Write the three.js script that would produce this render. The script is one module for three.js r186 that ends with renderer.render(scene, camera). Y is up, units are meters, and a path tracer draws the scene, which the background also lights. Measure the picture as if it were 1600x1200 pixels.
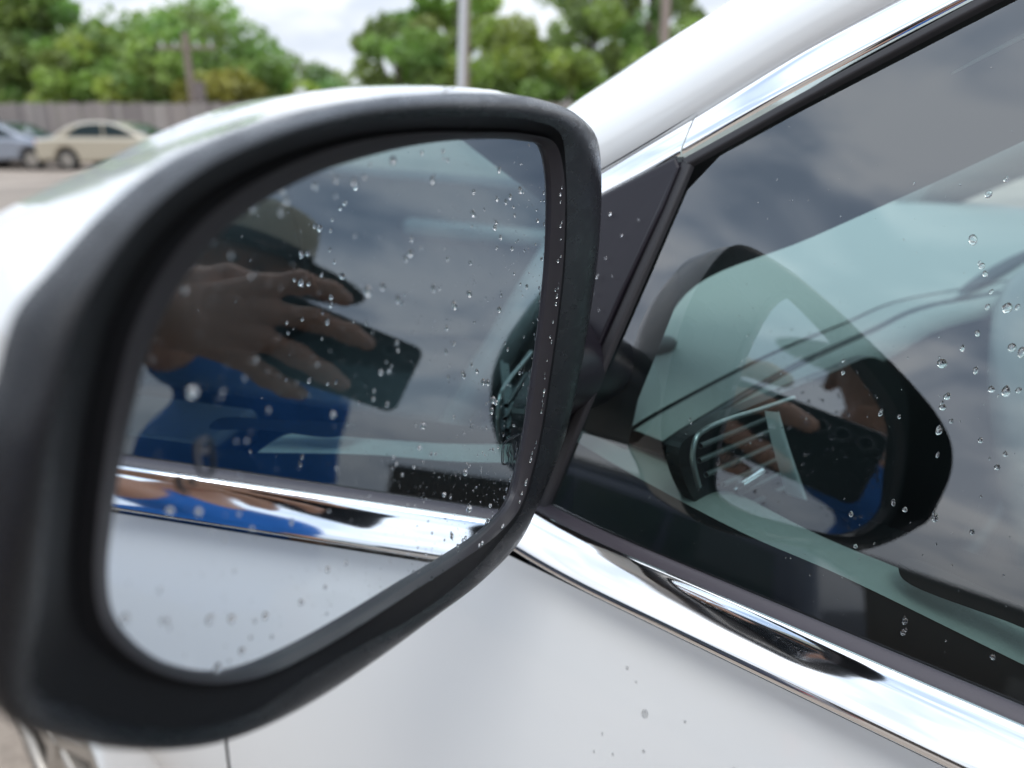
import * as THREE from 'three';
import { mergeGeometries, toCreasedNormals } from 'three/addons/utils/BufferGeometryUtils.js';
import { RoundedBoxGeometry } from 'three/addons/geometries/RoundedBoxGeometry.js';
import { MarchingCubes } from 'three/addons/objects/MarchingCubes.js';

// ---------------------------------------------------------------- camera, sky, sun, exposure
// World: x = towards the passenger side of the white car, y up, -z = the way the car faces. Metres.
const HC = 1.34;                                            // height of the phone's lens
const scene = new THREE.Scene();
const camera = new THREE.PerspectiveCamera(53.06, 4 / 3, 0.004, 600);
camera.position.set(0, HC, 0);
camera.rotation.order = 'YXZ';
camera.rotation.set(THREE.MathUtils.degToRad(-18.6), THREE.MathUtils.degToRad(-47.54), 0);
camera.focus = 0.262;
camera.userData.fStop = 8;
const renderer = new THREE.WebGLRenderer({ antialias: true });
renderer.toneMapping = THREE.LinearToneMapping;
renderer.toneMappingExposure = 1.12;
renderer.shadowMap.enabled = true;

let seed = 7;
const rnd = () => { seed = (seed * 1664525 + 1013904223) >>> 0; return seed / 4294967296; };
const rr = (a, b) => a + (b - a) * rnd();
const hash = (x, y) => { let h = Math.imul(x | 0, 374761393) + Math.imul(y | 0, 668265263); h = Math.imul(h ^ (h >>> 13), 1274126177); return ((h ^ (h >>> 16)) >>> 0) / 4294967296; };
const vnoise = (x, y) => {
  const ix = Math.floor(x), iy = Math.floor(y), fx = x - ix, fy = y - iy, s = fx * fx * (3 - 2 * fx), t = fy * fy * (3 - 2 * fy);
  const a = hash(ix, iy), b = hash(ix + 1, iy), c = hash(ix, iy + 1), d = hash(ix + 1, iy + 1);
  return a + (b - a) * s + (c - a) * t + (a - b - c + d) * s * t;
};
const fbm = (x, y, n = 5) => { let v = 0, a = 0.5, k = 0; for (let i = 0; i < n; i++) { v += a * vnoise(x, y); k += a; x = x * 2.03 + 17.1; y = y * 2.03 + 9.7; a *= 0.55; } return v / k; };
const smooth = (a, b, x) => { const t = Math.min(1, Math.max(0, (x - a) / (b - a))); return t * t * (3 - 2 * t); };

{ // a broken overcast: grey-blue cloud bases and brighter thin patches, the same all round
  const w = 2048, h = 1024, data = new Float32Array(w * h * 4);
  for (let j = 0; j < h; j++) {
    const el = ((j + 0.5) / h - 0.5) * Math.PI, y = Math.sin(el), c = Math.cos(el), deg = el * 57.2958;
    const over = 0.92 + 0.58 * smooth(6, 18, deg) - 0.08 * smooth(25, 40, deg) + 0.35 * smooth(45, 80, deg);
    for (let i = 0; i < w; i++) {
      const az = ((i + 0.5) / w - 0.5) * 2 * Math.PI, x = Math.cos(az) * c, z = Math.sin(az) * c, o = (j * w + i) * 4;
      const k = 1 / (Math.max(y, 0) + 0.2), px = x * k * 4.2 + 31.3, pz = z * k * 4.2 + 12.9;
      const wx = fbm(px * 0.6 + 5, pz * 0.6, 2) * 1.6, wz = fbm(px * 0.6 + 55, pz * 0.6 + 8, 2) * 1.6;
      let d = smooth(0.28, 0.72, fbm(px + wx, pz + wz, 5));
      d = 0.72 + (d - 0.72) * (0.3 + 0.7 * smooth(0.05, 0.5, y));
      const L = over * (0.66 + 0.5 * d), b = (1 - d) * (1 + 0.15 * smooth(18, 34, deg)), t = 0.06 * smooth(14, 34, deg) * (1 - smooth(52, 68, deg));
      data[o] = L * (0.968 - t - 0.22 * b); data[o + 1] = L * (1 - t * 0.3 - 0.13 * b); data[o + 2] = L * (1.04 + t * 0.6 + 0.03 * b); data[o + 3] = 1;
    }
  }
  const sky = new THREE.DataTexture(data, w, h, THREE.RGBAFormat, THREE.FloatType);
  sky.mapping = THREE.EquirectangularReflectionMapping;
  sky.magFilter = THREE.LinearFilter; sky.needsUpdate = true;
  scene.background = sky; scene.environment = sky;
}
const sun = new THREE.DirectionalLight(new THREE.Color(1, 0.96, 0.9), 1.3);
sun.position.set(-14, 30, 12); sun.castShadow = true; sun.shadow.radius = 45;
sun.shadow.mapSize.set(2048, 2048);
Object.assign(sun.shadow.camera, { left: -40, right: 40, top: 40, bottom: -40, near: 1, far: 120 });
scene.add(sun, sun.target);

// ---------------------------------------------------------------- materials
const rgb = (r, g, b) => new THREE.Color().setRGB(r, g, b);
const std = (c, roughness = 0.6, metalness = 0, more = {}) => new THREE.MeshStandardMaterial({ color: rgb(...c), roughness, metalness, side: THREE.DoubleSide, ...more });
const phy = (c, roughness, more = {}) => new THREE.MeshPhysicalMaterial({ color: rgb(...c), roughness, side: THREE.DoubleSide, ...more });
function tex(w, h, f, srgb = false) {                         // f(u, v) -> [r, g, b] 0..1, tiles
  const d = new Uint8Array(w * h * 4);
  for (let j = 0; j < h; j++) for (let i = 0; i < w; i++) { const c = f(i / w, j / h), o = (j * w + i) * 4; d[o] = 255 * c[0]; d[o + 1] = 255 * c[1]; d[o + 2] = 255 * c[2]; d[o + 3] = 255; }
  const t = new THREE.DataTexture(d, w, h); t.wrapS = t.wrapT = THREE.RepeatWrapping; t.magFilter = THREE.LinearFilter; t.needsUpdate = true;
  if (srgb) t.colorSpace = THREE.SRGBColorSpace;
  return t;
}
const grainTex = tex(256, 256, (u, v) => { const g = 0.5 * hash(u * 256, v * 256) + 0.5 * vnoise(u * 64, v * 64); return [g, g, g]; });
const leatherTex = tex(512, 512, (u, v) => { const g = 0.55 * vnoise(u * 128, v * 128) + 0.45 * vnoise(u * 256 + 9, v * 256); return [g, g, g]; });
const smudgeTex = tex(512, 512, (u, v) => { const a = fbm(u * 6, v * 6, 5), g = 0.22 + 0.16 * smooth(0.35, 0.75, a); return [g, g, g]; });
const rep = (t, x, y = x) => { const c = t.clone(); c.repeat.set(x, y); c.needsUpdate = true; return c; };

const M = {
  paint: phy([0.7, 0.71, 0.705], 0.42, { clearcoat: 1, clearcoatRoughness: 0.04 }),
  bezel: phy([0.009, 0.0095, 0.012], 1, { roughnessMap: rep(smudgeTex, 2, 0.6), specularIntensity: 0.75, bumpMap: rep(leatherTex, 3, 1), bumpScale: 0.00005 }),
  bezelInner: phy([0.005, 0.005, 0.0065], 0.55, { specularIntensity: 0.35, bumpMap: rep(leatherTex, 3, 1), bumpScale: 0.00005 }),
  lip: phy([0.03, 0.026, 0.03], 0.42, {}),
  sail: phy([0.014, 0.012, 0.017], 0.33, { specularIntensity: 0.6, bumpMap: rep(grainTex, 3), bumpScale: 0.00004 }),
  rubber: std([0.02, 0.019, 0.022], 0.55),
  rubberGrey: phy([0.05, 0.044, 0.055], 0.42, {}),
  chrome: std([0.82, 0.82, 0.825], 0.05, 1),
  mirror: std([0.74, 0.8, 0.86], 0.0, 1),
  markDark: std([0.02, 0.025, 0.03], 0.5),
  markGrey: std([0.12, 0.12, 0.13], 0.5),
  glass: phy([0.6, 0.755, 0.745], 0, { transmission: 1, thickness: 0, ior: 2.15 }),
  windscreen: phy([0.8, 0.88, 0.85], 0, { transmission: 1, thickness: 0, ior: 1.55 }),
  water: new THREE.MeshPhysicalMaterial({ color: rgb(1, 1, 1), roughness: 0, transmission: 1, thickness: 0.002, ior: 1.33 }),
  dashTop: std([0.36, 0.38, 0.36], 0.6, 0, { bumpMap: rep(leatherTex, 4), bumpScale: 0.0002 }),
  trimGrey: std([0.37, 0.385, 0.36], 0.55, 0, { bumpMap: rep(leatherTex, 6, 2), bumpScale: 0.0003 }),
  interiorDark: std([0.012, 0.013, 0.015], 0.5),
  interiorGrey: std([0.1, 0.1, 0.098], 0.7),
  seat: std([0.035, 0.036, 0.038], 0.65, 0, { bumpMap: rep(leatherTex, 5), bumpScale: 0.0003 }),
  wheelGrey: std([0.2, 0.205, 0.2], 0.4),
  silver: std([0.4, 0.41, 0.41], 0.35, 0.8),
  satin: std([0.82, 0.85, 0.85], 0.3, 0.2),
  slat: std([0.09, 0.095, 0.095], 0.4),
  tyre: std([0.02, 0.02, 0.02], 0.85),
  alloy: std([0.42, 0.39, 0.35], 0.42, 0.8),
  brakeDust: std([0.13, 0.105, 0.085], 0.8),
  skin: phy([0.56, 0.3, 0.19], 0.5, { bumpMap: rep(leatherTex, 6), bumpScale: 0.0004 }),
  skinDark: phy([0.26, 0.125, 0.08], 0.5, {}),
};

// ---------------------------------------------------------------- helpers
const taken = {};
function numbered(name) { const n = taken[name] = (taken[name] ?? -1) + 1; return n ? name + '_' + String(n).padStart(3, '0') : name; }
function tag(o, label, category, group, kind) {
  if (label) o.userData.label = label;
  if (category) o.userData.category = category;
  if (group) o.userData.group = group;
  if (kind) o.userData.kind = kind;
  o.castShadow = o.receiveShadow = true;
  return o;
}
function base(name, [x, y, z], turn = 0) { const g = new THREE.Group(); g.name = numbered(name); g.position.set(x, y, z); g.rotation.y = turn; scene.add(g); return g; }
function part(name, geo, mat, parent) {
  const geos = [].concat(geo).map((g) => (g.index ? g.toNonIndexed() : g));
  for (const g of geos) { for (const k of Object.keys(g.attributes)) if (!['position', 'normal', 'uv', 'color'].includes(k)) g.deleteAttribute(k); }
  const o = new THREE.Mesh(geos.length > 1 ? mergeGeometries(geos) : geos[0], mat);
  o.name = parent === scene ? numbered(name) : name; o.castShadow = o.receiveShadow = true; parent.add(o);
  return o;
}
const V = (a) => new THREE.Vector3(...a);
// grid: f(s, t) -> [x, y, z] for s, t in 0..1
function grid(ns, nt, f, uvScale) {
  const p = [], uv = [], idx = [];
  for (let j = 0; j <= nt; j++) for (let i = 0; i <= ns; i++) { const q = f(i / ns, j / nt); p.push(...q); uv.push(...(uvScale ? [i / ns * uvScale[0], j / nt * uvScale[1]] : [i / ns, j / nt])); }
  for (let j = 0; j < nt; j++) for (let i = 0; i < ns; i++) { const a = j * (ns + 1) + i, b = a + 1, c = a + ns + 1, d = c + 1; idx.push(a, b, d, a, d, c); }
  const g = new THREE.BufferGeometry();
  g.setAttribute('position', new THREE.Float32BufferAttribute(p, 3)); g.setAttribute('uv', new THREE.Float32BufferAttribute(uv, 2)); g.setIndex(idx);
  g.computeVertexNormals();
  return g;
}
const lerp = (a, b, t) => a + (b - a) * t;
const lerp3 = (a, b, t) => [0, 1, 2].map((k) => lerp(a[k], b[k], t));
const curve = (pts, closed = false) => new THREE.CatmullRomCurve3(pts.map(V), closed, 'centripetal');
function tube(pts, r, seg = 40, rad = 10, closed = false) { return new THREE.TubeGeometry(curve(pts, closed), seg, r, rad, closed); }
function box(cx, cy, cz, sx, sy, sz, r = 0) { const g = r ? new RoundedBoxGeometry(sx, sy, sz, 3, r) : new THREE.BoxGeometry(sx, sy, sz); g.translate(cx, cy, cz); return g; }
function profileAt(prof, t) { const x = t * (prof.length - 1), i = Math.min(prof.length - 2, Math.floor(x)), f = x - i; return prof[i].map((v, k) => lerp(v, prof[i + 1][k], f)); }
// a smooth profile of [x, y] points, resampled by spline
function smoothProfile(pts, n) { const c = new THREE.SplineCurve(pts.map((q) => new THREE.Vector2(...q))); return c.getPoints(n).map((q) => [q.x, q.y]); }

// side glass: a barrel of radius WR whose axis runs along the car
const WC = [1.60176, -0.58975 + HC], WR = 1.4266;
const winX = (y, off = 0) => WC[0] - Math.sqrt((WR + off) ** 2 - (y - WC[1]) ** 2);
const winN = (y) => { const x = winX(y); return new THREE.Vector3(x - WC[0], y - WC[1], 0).normalize(); };

// ---------------------------------------------------------------- ground
{
  const t = tex(1024, 1024, (u, v) => {
    const a = fbm(u * 7, v * 7, 5), b = hash(u * 1024, v * 1024), k = 0.74 + 0.3 * (a - 0.5) + 0.16 * (b - 0.5);
    return [k, k * 0.93, k * 0.86];
  }, true);
  t.repeat.set(70, 70);
  const g = new THREE.PlaneGeometry(700, 700); g.rotateX(-Math.PI / 2);
  tag(part('ground', g, std([0.56, 0.54, 0.52], 0.8, 0, { map: t }), scene), 'tan asphalt of the car park', null, null, 'structure');
}
const FW = [0.7378, -0.6751], RT = [0.6751, 0.7378];         // level directions: ahead and to the right of the lens
const lvl = (s, d) => [RT[0] * s + FW[0] * d, RT[1] * s + FW[1] * d];
const YAW = -0.8297;

// ---------------------------------------------------------------- white car
const CP = [0.95, 0, 0.4];
const car = tag(base('white_sedan', CP), 'white car whose door mirror, side window and chrome trim fill the picture, beaded with rain', 'car');
const carPart = (name, geo, mat, parent = car) => { const gs = [].concat(geo).map((g) => { g = g.index ? g.toNonIndexed() : g; g.translate(-CP[0], 0, -CP[2]); return g; }); return part(name, gs, mat, parent); };

const taper = (z) => (z < -0.45 ? 0.11 * ((-z - 0.45) / 1.3) ** 2 : 0);
const SIDE = smoothProfile([[0.2315, -0.1905], [0.2255, -0.205], [0.216, -0.235], [0.205, -0.30], [0.1975, -0.40], [0.195, -0.50], [0.2, -0.585], [0.213, -0.625], [0.212, -0.70], [0.2, -0.84], [0.205, -0.96], [0.22, -1.03], [0.27, -1.07]], 40).map(([x, y]) => [x, y + HC]);
const sideSkin = (z0, z1, nz, low = () => 0, prof = SIDE) => grid(nz, prof.length - 1, (s, t) => {
  const z = lerp(z0, z1, s); let [x, y] = profileAt(prof, t); const lo = low(z);
  if (y < lo) y = lo;
  return [x + taper(z), y, z];
});
const door = carPart('driver_door', [sideSkin(-0.468, 0.60, 24), grid(1, SIDE.length - 1, (s, t) => { const [x, y] = profileAt(SIDE, t); return [x + 0.03 * s, y, -0.468]; })], M.paint);
carPart('door_handle', box(0.175, HC - 0.27, 0.42, 0.03, 0.035, 0.2, 0.014), M.paint, door);
carPart('rear_door', sideSkin(0.606, 1.55, 16, (z) => (z > 1.15 ? HC - 0.9 + 0.45 * smooth(1.15, 1.5, z) : 0)), M.paint);
const arch = (z, c) => { const d = 0.41 ** 2 - (z - c) ** 2; return d > 0 ? 0.37 + Math.sqrt(d) : 0; };
const FSIDE = smoothProfile([[0.30, -0.165], [0.25, -0.172], [0.2315, -0.1905], [0.2255, -0.205], [0.216, -0.235], [0.205, -0.30], [0.1975, -0.40], [0.195, -0.50], [0.2, -0.585], [0.213, -0.625], [0.212, -0.70], [0.2, -0.84], [0.205, -0.96], [0.22, -1.03], [0.27, -1.07]], 48).map(([x, y]) => [x, y + HC]);
const WZ = -1.27, RZ = 1.62;
const drop = (z) => -0.16 * Math.max(0, (-z - 0.6) / 1.3) ** 1.6;
carPart('front_fender', grid(40, FSIDE.length - 1, (s, t) => { const z = lerp(-0.473, -2.0, s); let [x, y] = profileAt(FSIDE, t); y += drop(z) * smooth(HC - 0.6, HC - 0.2, y); y = Math.max(y, arch(z, WZ)); return [x + taper(z), y, z]; }), M.paint);
carPart('rear_quarter', sideSkin(1.555, 2.7, 30, (z) => arch(z, RZ)), M.paint);
carPart('hood', grid(24, 30, (s, t) => { const z = lerp(-0.56, -2.0, t), x0 = 0.305 + taper(z), x = lerp(x0, 1.9 - x0, s), e = Math.abs(2 * s - 1); return [x, HC - 0.155 + drop(z) * 0.9 + 0.035 * (1 - e ** 3) - 0.012 * e ** 6, z]; }), M.paint);
carPart('front_bumper', grid(24, 8, (s, t) => { const a = lerp(-1, 1, s); return [0.95 + a * 0.6, lerp(0.26, HC - 0.32, t), -2.0 - 0.16 * (1 - a ** 4) - 0.05 * Math.sin(t * Math.PI)]; }), M.paint);
carPart('far_side', [grid(30, SIDE.length - 1, (s, t) => { const z = lerp(-2.0, 2.7, s); let [x, y] = profileAt(SIDE, t); y = Math.max(y, arch(z, WZ), arch(z, RZ)); return [1.9 - x - taper(z), y, z]; })], M.paint);
carPart('boot', [grid(16, 12, (s, t) => { const z = lerp(1.75, 2.72, t); return [lerp(0.26, 1.64, s), HC - 0.1 - 0.03 * t * t, z]; }), grid(16, 4, (s, t) => [lerp(0.22, 1.68, s), lerp(HC - 0.13, 0.25, t), 2.72])], M.paint);
carPart('roof', grid(16, 16, (s, t) => { const z = lerp(0.24, 1.15, t), e = 2 * s - 1; return [0.95 + e * 0.56, HC + 0.325 + 0.03 * (1 - e * e) + 0.03 * (1 - (2 * t - 1) ** 2), z]; }), M.paint);
function wheel(z, x, out) {
  const t = new THREE.TorusGeometry(0.3, 0.07, 16, 48); t.rotateY(Math.PI / 2); t.scale(1.2, 1, 1); t.translate(x, 0.37, z);
  const w = carPart('wheel', t, M.tyre);
  const spokes = [], c = new THREE.TorusGeometry(0.248, 0.014, 10, 48); c.rotateY(Math.PI / 2); c.translate(x - out * 0.075, 0.37, z); spokes.push(c);
  for (let k = 0; k < 10; k++) { const b = new RoundedBoxGeometry(0.032, 0.2, 0.034, 2, 0.008); b.translate(0, 0.135, 0); b.rotateX(k * Math.PI / 5 + (k % 2 ? 0.12 : -0.12)); b.translate(x - out * 0.07, 0.37, z); spokes.push(b); }
  const hub = new THREE.CylinderGeometry(0.04, 0.045, 0.03, 24); hub.rotateZ(Math.PI / 2); hub.translate(x - out * 0.075, 0.37, z); spokes.push(hub);
  carPart('rim', spokes, M.alloy, w);
  const d = new THREE.CylinderGeometry(0.2, 0.2, 0.02, 40); d.rotateZ(Math.PI / 2); d.translate(x, 0.37, z);
  carPart('brake_disc', d, M.brakeDust, w);
}
wheel(WZ, 0.325, 1); wheel(RZ, 0.345, 1); wheel(WZ, 1.555, -1); wheel(RZ, 1.555, -1);
carPart('underbody', [box(0.95, 0.34, 0.3, 1.3, 0.08, 4.4), box(0.95, 0.7, -1.25, 0.9, 0.5, 1.2)], M.interiorDark);

// A-pillar: from the black gap beside the chrome round to the windscreen
{
  const seam = [[0.2859, 1.3089, -0.2294], [0.2947, 1.3293, -0.1944], [0.3121, 1.367, -0.1323], [0.3196, 1.3825, -0.1023]], edge = [[0.3272, 1.3211, -0.3192], [0.34, 1.3489, -0.2719], [0.3512, 1.3721, -0.2345], [0.3632, 1.3955, -0.1935]];
  const ext = (a) => { const p = a[a.length - 2], q = a[a.length - 1], d = q.map((v, k) => v - p[k]), n = Math.hypot(...d); return [...a, q.map((v, k) => v + d[k] / n * 0.16), q.map((v, k) => v + d[k] / n * 0.36 + [0.02, -0.015, 0][k])]; };
  const A = curve(ext(seam)), B = curve(ext(edge));
  carPart('pillar', grid(20, 40, (s, t) => {
    const a = A.getPoint(t), b = B.getPoint(t), d = b.clone().sub(a);
    if (s < 0.12) { const q = s / 0.12; return [a.x + 0.008 * (1 - q) ** 2, a.y - 0.0006 * (1 - q), a.z]; }
    if (s > 0.75) { const q = (s - 0.75) / 0.25; return [b.x + 0.06 * q, b.y - 0.004 * q * q, b.z - 0.01 * q]; }
    const q = (s - 0.12) / 0.63, bulge = 0.011 * Math.sin(Math.PI * q ** 0.8), roll = 0.011 * (1 - Math.exp(-q / 0.14)) * (1 - q);
    return [lerp(a.x, b.x, q * q * 0.75 + q * 0.25) - bulge * 0.3 - roll, lerp(a.y, b.y, Math.sin(q * Math.PI / 2) * 0.35 + q * 0.65) + bulge * 0.4, lerp(a.z, b.z, q)];
  }), M.paint);
}
// upper chrome strip, in two lengths that meet at a fine joint, over a black seal
const strip = (top, low, off, thick, n = 40) => { const A = curve(top), B = curve(low); return grid(14, n, (s, t) => { const a = A.getPoint(t), b = B.getPoint(t), p = lerp3([a.x, a.y, a.z], [b.x, b.y, b.z], s), k = Math.sqrt(Math.max(0, 1 - (2 * s - 1) ** 4)); const nn = winN(p[1]); return [p[0] + nn.x * (off + thick * k), p[1] + nn.y * (off + thick * k), p[2]]; }); };
const along = (du) => [[0.14, 0.12], [0.2, 0.28], [0.245, 0.45], [0.262, 0.65], [0.262, 1.2]].map(([u, z]) => [winX(HC + u - du), HC + u - du, z]);   // the frame goes on over the doors
carPart('door_sail', (() => { // black triangle in the front corner of the window that carries the mirror
  const pts = [[0.2799, 1.2867, -0.2561], [0.2852, 1.2997, -0.2287], [0.289, 1.3086, -0.208], [0.2964, 1.3258, -0.1755], [0.2952, 1.3231, -0.1733], [0.2882, 1.3069, -0.1759], [0.2741, 1.2722, -0.1843], [0.2574, 1.2275, -0.1941], [0.2415, 1.1802, -0.2029], [0.2389, 1.1718, -0.2066], [0.2383, 1.1698, -0.2221], [0.255, 1.2208, -0.246]];
  const sh = new THREE.Shape(pts.map((p) => new THREE.Vector2(p[2], p[1])));
  const g = new THREE.ExtrudeGeometry(sh, { depth: 0.006, bevelEnabled: true, bevelSize: 0.0012, bevelThickness: 0.0012, bevelSegments: 3 });
  const P = g.attributes.position;
  for (let i = 0; i < P.count; i++) { const z = P.getX(i), y = P.getY(i), d = P.getZ(i); P.setXYZ(i, winX(y, 0.001) - d + 0.003, y, z); }
  g.computeVertexNormals(); return g;
})(), M.sail, door);
carPart('upper_chrome', [strip([[0.2887, 1.308, -0.2317], [0.2934, 1.3188, -0.2116], [0.2975, 1.3282, -0.1961], [0.304, 1.3427, -0.1716]], [[0.284, 1.2967, -0.2276], [0.2886, 1.3078, -0.2077], [0.2923, 1.3164, -0.192], [0.2969, 1.3269, -0.174]], 0.003, 0.0016),
  strip([[0.3041, 1.3429, -0.1711], [0.3099, 1.3555, -0.1513], [0.3152, 1.3666, -0.1335], [0.3228, 1.3823, -0.1033], [0.3293, 1.3952, -0.0769], [0.345, 1.4254, -0.014], ...along(0)], [[0.297, 1.3272, -0.1732], [0.3027, 1.3399, -0.1517], [0.3087, 1.3529, -0.1291], [0.3218, 1.3801, -0.0794], [0.327, 1.3907, -0.061], [0.3442, 1.4238, -0.0007], ...along(0.013)], 0.003, 0.0016, 120)], M.chrome, door);
carPart('pillar_gap', strip([[0.2895, 1.3097, -0.2323], [0.2982, 1.3298, -0.1967], [0.3159, 1.3681, -0.134], [0.3234, 1.3834, -0.1036], [0.3299, 1.3963, -0.0772]], [[0.2885, 1.3075, -0.2315], [0.2974, 1.3279, -0.196], [0.3151, 1.3664, -0.1334], [0.3226, 1.3818, -0.1032], [0.3291, 1.3948, -0.0768]], 0.004, 0.0006), M.rubber, door);
carPart('window_seal', [strip([[0.2963, 1.3256, -0.1736], [0.3021, 1.3384, -0.1512], [0.3081, 1.3515, -0.1287], [0.3213, 1.3793, -0.0792], [0.3266, 1.3899, -0.0608], [0.3432, 1.4219, -0.0003], ...along(0.012)], [[0.2953, 1.3233, -0.168], [0.3008, 1.3355, -0.1475], [0.3062, 1.3475, -0.1274], [0.3219, 1.3803, -0.069], [0.3269, 1.3905, -0.0506], [0.3433, 1.4221, 0.0058], ...along(0.024)], 0.0005, 0.003, 120),
  strip([[0.2961, 1.3251, -0.1734], [0.289, 1.3087, -0.1756], [0.2742, 1.2724, -0.1831], [0.2575, 1.2278, -0.1928], [0.2419, 1.1815, -0.2017], [0.2392, 1.1727, -0.2038]], [[0.2953, 1.3233, -0.1674], [0.2892, 1.309, -0.1698], [0.2748, 1.2741, -0.1764], [0.259, 1.2322, -0.1851], [0.2423, 1.1826, -0.1953], [0.2387, 1.1711, -0.198]], 0.0005, 0.0026)], M.rubber, door);
// side glass
const glassFront = (y) => { const u = y - HC; return u < -0.0168 ? lerp(-0.1957, -0.1686, (u + 0.1533) / 0.1365) : -0.1686 + (u + 0.0168) * 1.813; };
carPart('window_glass', grid(24, 24, (s, t) => { const y = lerp(HC - 0.21, HC + 0.27, t), z = lerp(glassFront(y), 0.66, s); return [winX(y), y, z]; }), M.glass, door);
carPart('black_pillar', grid(4, 20, (s, t) => { const y = lerp(HC - 0.17, HC + 0.28, t); return [winX(y, 0.003), y, lerp(0.56, 0.7, s)]; }), M.lip, door);
// belt trim: grey rubber lip, bright chrome moulding with a rounded crown, thin gap under it
{
  const z0 = -0.236, z1 = 0.62, run = (prof, n = 60) => grid(n, prof.length - 1, (s, t) => { const z = lerp(z0, z1, s); const [x, y] = profileAt(prof, t), e = Math.max(0, (-0.15 - z) / 0.086); return [x + 0.004 * e * e, y + 0.0055 * e * e, z]; });
  const lip = smoothProfile([[0.2415, -0.1655], [0.2395, -0.1632], [0.2375, -0.1632], [0.2345, -0.1652], [0.2325, -0.168]], 14).map(([x, y]) => [x, y + HC]);
  carPart('window_lip', run(lip), M.rubberGrey, door);
  const ch = smoothProfile([[0.2335, -0.1655], [0.231, -0.1634], [0.2287, -0.163], [0.2265, -0.1655], [0.2245, -0.1688], [0.2226, -0.1722], [0.2208, -0.1757], [0.2196, -0.1784], [0.2195, -0.1802], [0.2215, -0.1815], [0.226, -0.183], [0.2325, -0.187]], 40).map(([x, y]) => [x, y + HC]);
  carPart('belt_chrome', run(ch, 80), M.chrome, door);
  carPart('belt_gap', run([[0.2265, -0.1833 + HC], [0.2335, -0.1895 + HC]]), M.rubber, door);
}
// ---------------------------------------------------------------- inside the car
const trim = carPart('door_trim', (() => {
  const lo = curve([[0.278, 1.1931, -0.2119], [0.272, 1.1899, -0.1775], [0.266, 1.1841, -0.1186], [0.263, 1.1829, -0.0764], [0.262, 1.176, -0.0173]]), hi = curve([[0.3416, 1.175, -0.2609], [0.3297, 1.175, -0.2161], [0.3211, 1.174, -0.1608], [0.3067, 1.172, -0.1001], [0.3061, 1.17, -0.0688], [0.3067, 1.168, -0.0239]]);
  const end = (c, z) => { const p = c.getPoint(1); return [p.x, p.y, z]; };
  return [grid(10, 40, (s, t) => { const a = lo.getPoint(t), b = hi.getPoint(t); return [lerp(a.x, b.x, s), lerp(a.y, b.y, s) + 0.004 * Math.sin(s * Math.PI), lerp(a.z, b.z, s)]; }),
    ];
})(), M.trimGrey);
carPart('inner_seal', (() => { const lo = curve([[0.278, 1.1931, -0.2119], [0.272, 1.1899, -0.1775], [0.266, 1.1841, -0.1186], [0.263, 1.1829, -0.0764], [0.262, 1.176, -0.0173]]), e = lo.getPoint(1); return [grid(1, 40, (s, t) => { const a = lo.getPoint(t); return [a.x - 0.0005, a.y - 0.0004 - 0.12 * s, a.z]; }), grid(1, 2, (s, t) => [e.x - 0.0005, e.y - 0.12 * s, lerp(e.z, 0.62, t)])]; })(), M.interiorDark, trim);
carPart('door_card', [grid(20, 8, (s, t) => [0.335 + 0.02 * Math.sin(t * Math.PI), lerp(HC - 0.168, HC - 0.75, t), lerp(-0.3, 0.62, s)])], M.interiorDark);
carPart('door_cap', box(0.292, HC - 0.176, 0.31, 0.055, 0.02, 0.6, 0.006), M.interiorDark);
carPart('armrest', box(0.37, HC - 0.34, 0.25, 0.09, 0.06, 0.5, 0.02), M.interiorGrey);
{ // black pull recess in the door trim
  const pts = [[0.283, 1.188, -0.0603], [0.2768, 1.188, -0.0221], [0.2703, 1.188, 0.0058], [0.257, 1.188, 0.004], [0.2632, 1.188, -0.0197], [0.2667, 1.188, -0.0568]];
  const c = curve(pts, true), n = c.getPoints(48);
  const sh = new THREE.Shape(n.map((p) => new THREE.Vector2(p.x, p.z))), g = new THREE.ShapeGeometry(sh); g.rotateX(Math.PI / 2); g.translate(0, HC - 0.152, 0);
  carPart('pull_handle', g, phy([0.006, 0.006, 0.007], 0.8, { specularIntensity: 0.15 }), trim);
}
carPart('quarter_trim', (() => { const pts = [[0.3, 1.271, -0.1713], [0.3, 1.2152, -0.19], [0.3, 1.1877, -0.1946], [0.3, 1.1814, -0.2287], [0.3, 1.2138, -0.2277], [0.3, 1.2642, -0.2027], [0.3, 1.3041, -0.183]]; const g = new THREE.ShapeGeometry(new THREE.Shape(pts.map((p) => new THREE.Vector2(p[2], p[1])))); const P = g.attributes.position; for (let i = 0; i < P.count; i++) P.setXYZ(i, 0.3 + 0.02 * (P.getY(i) - HC), P.getY(i), P.getX(i)); g.computeVertexNormals(); return g; })(), M.interiorDark);
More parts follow.
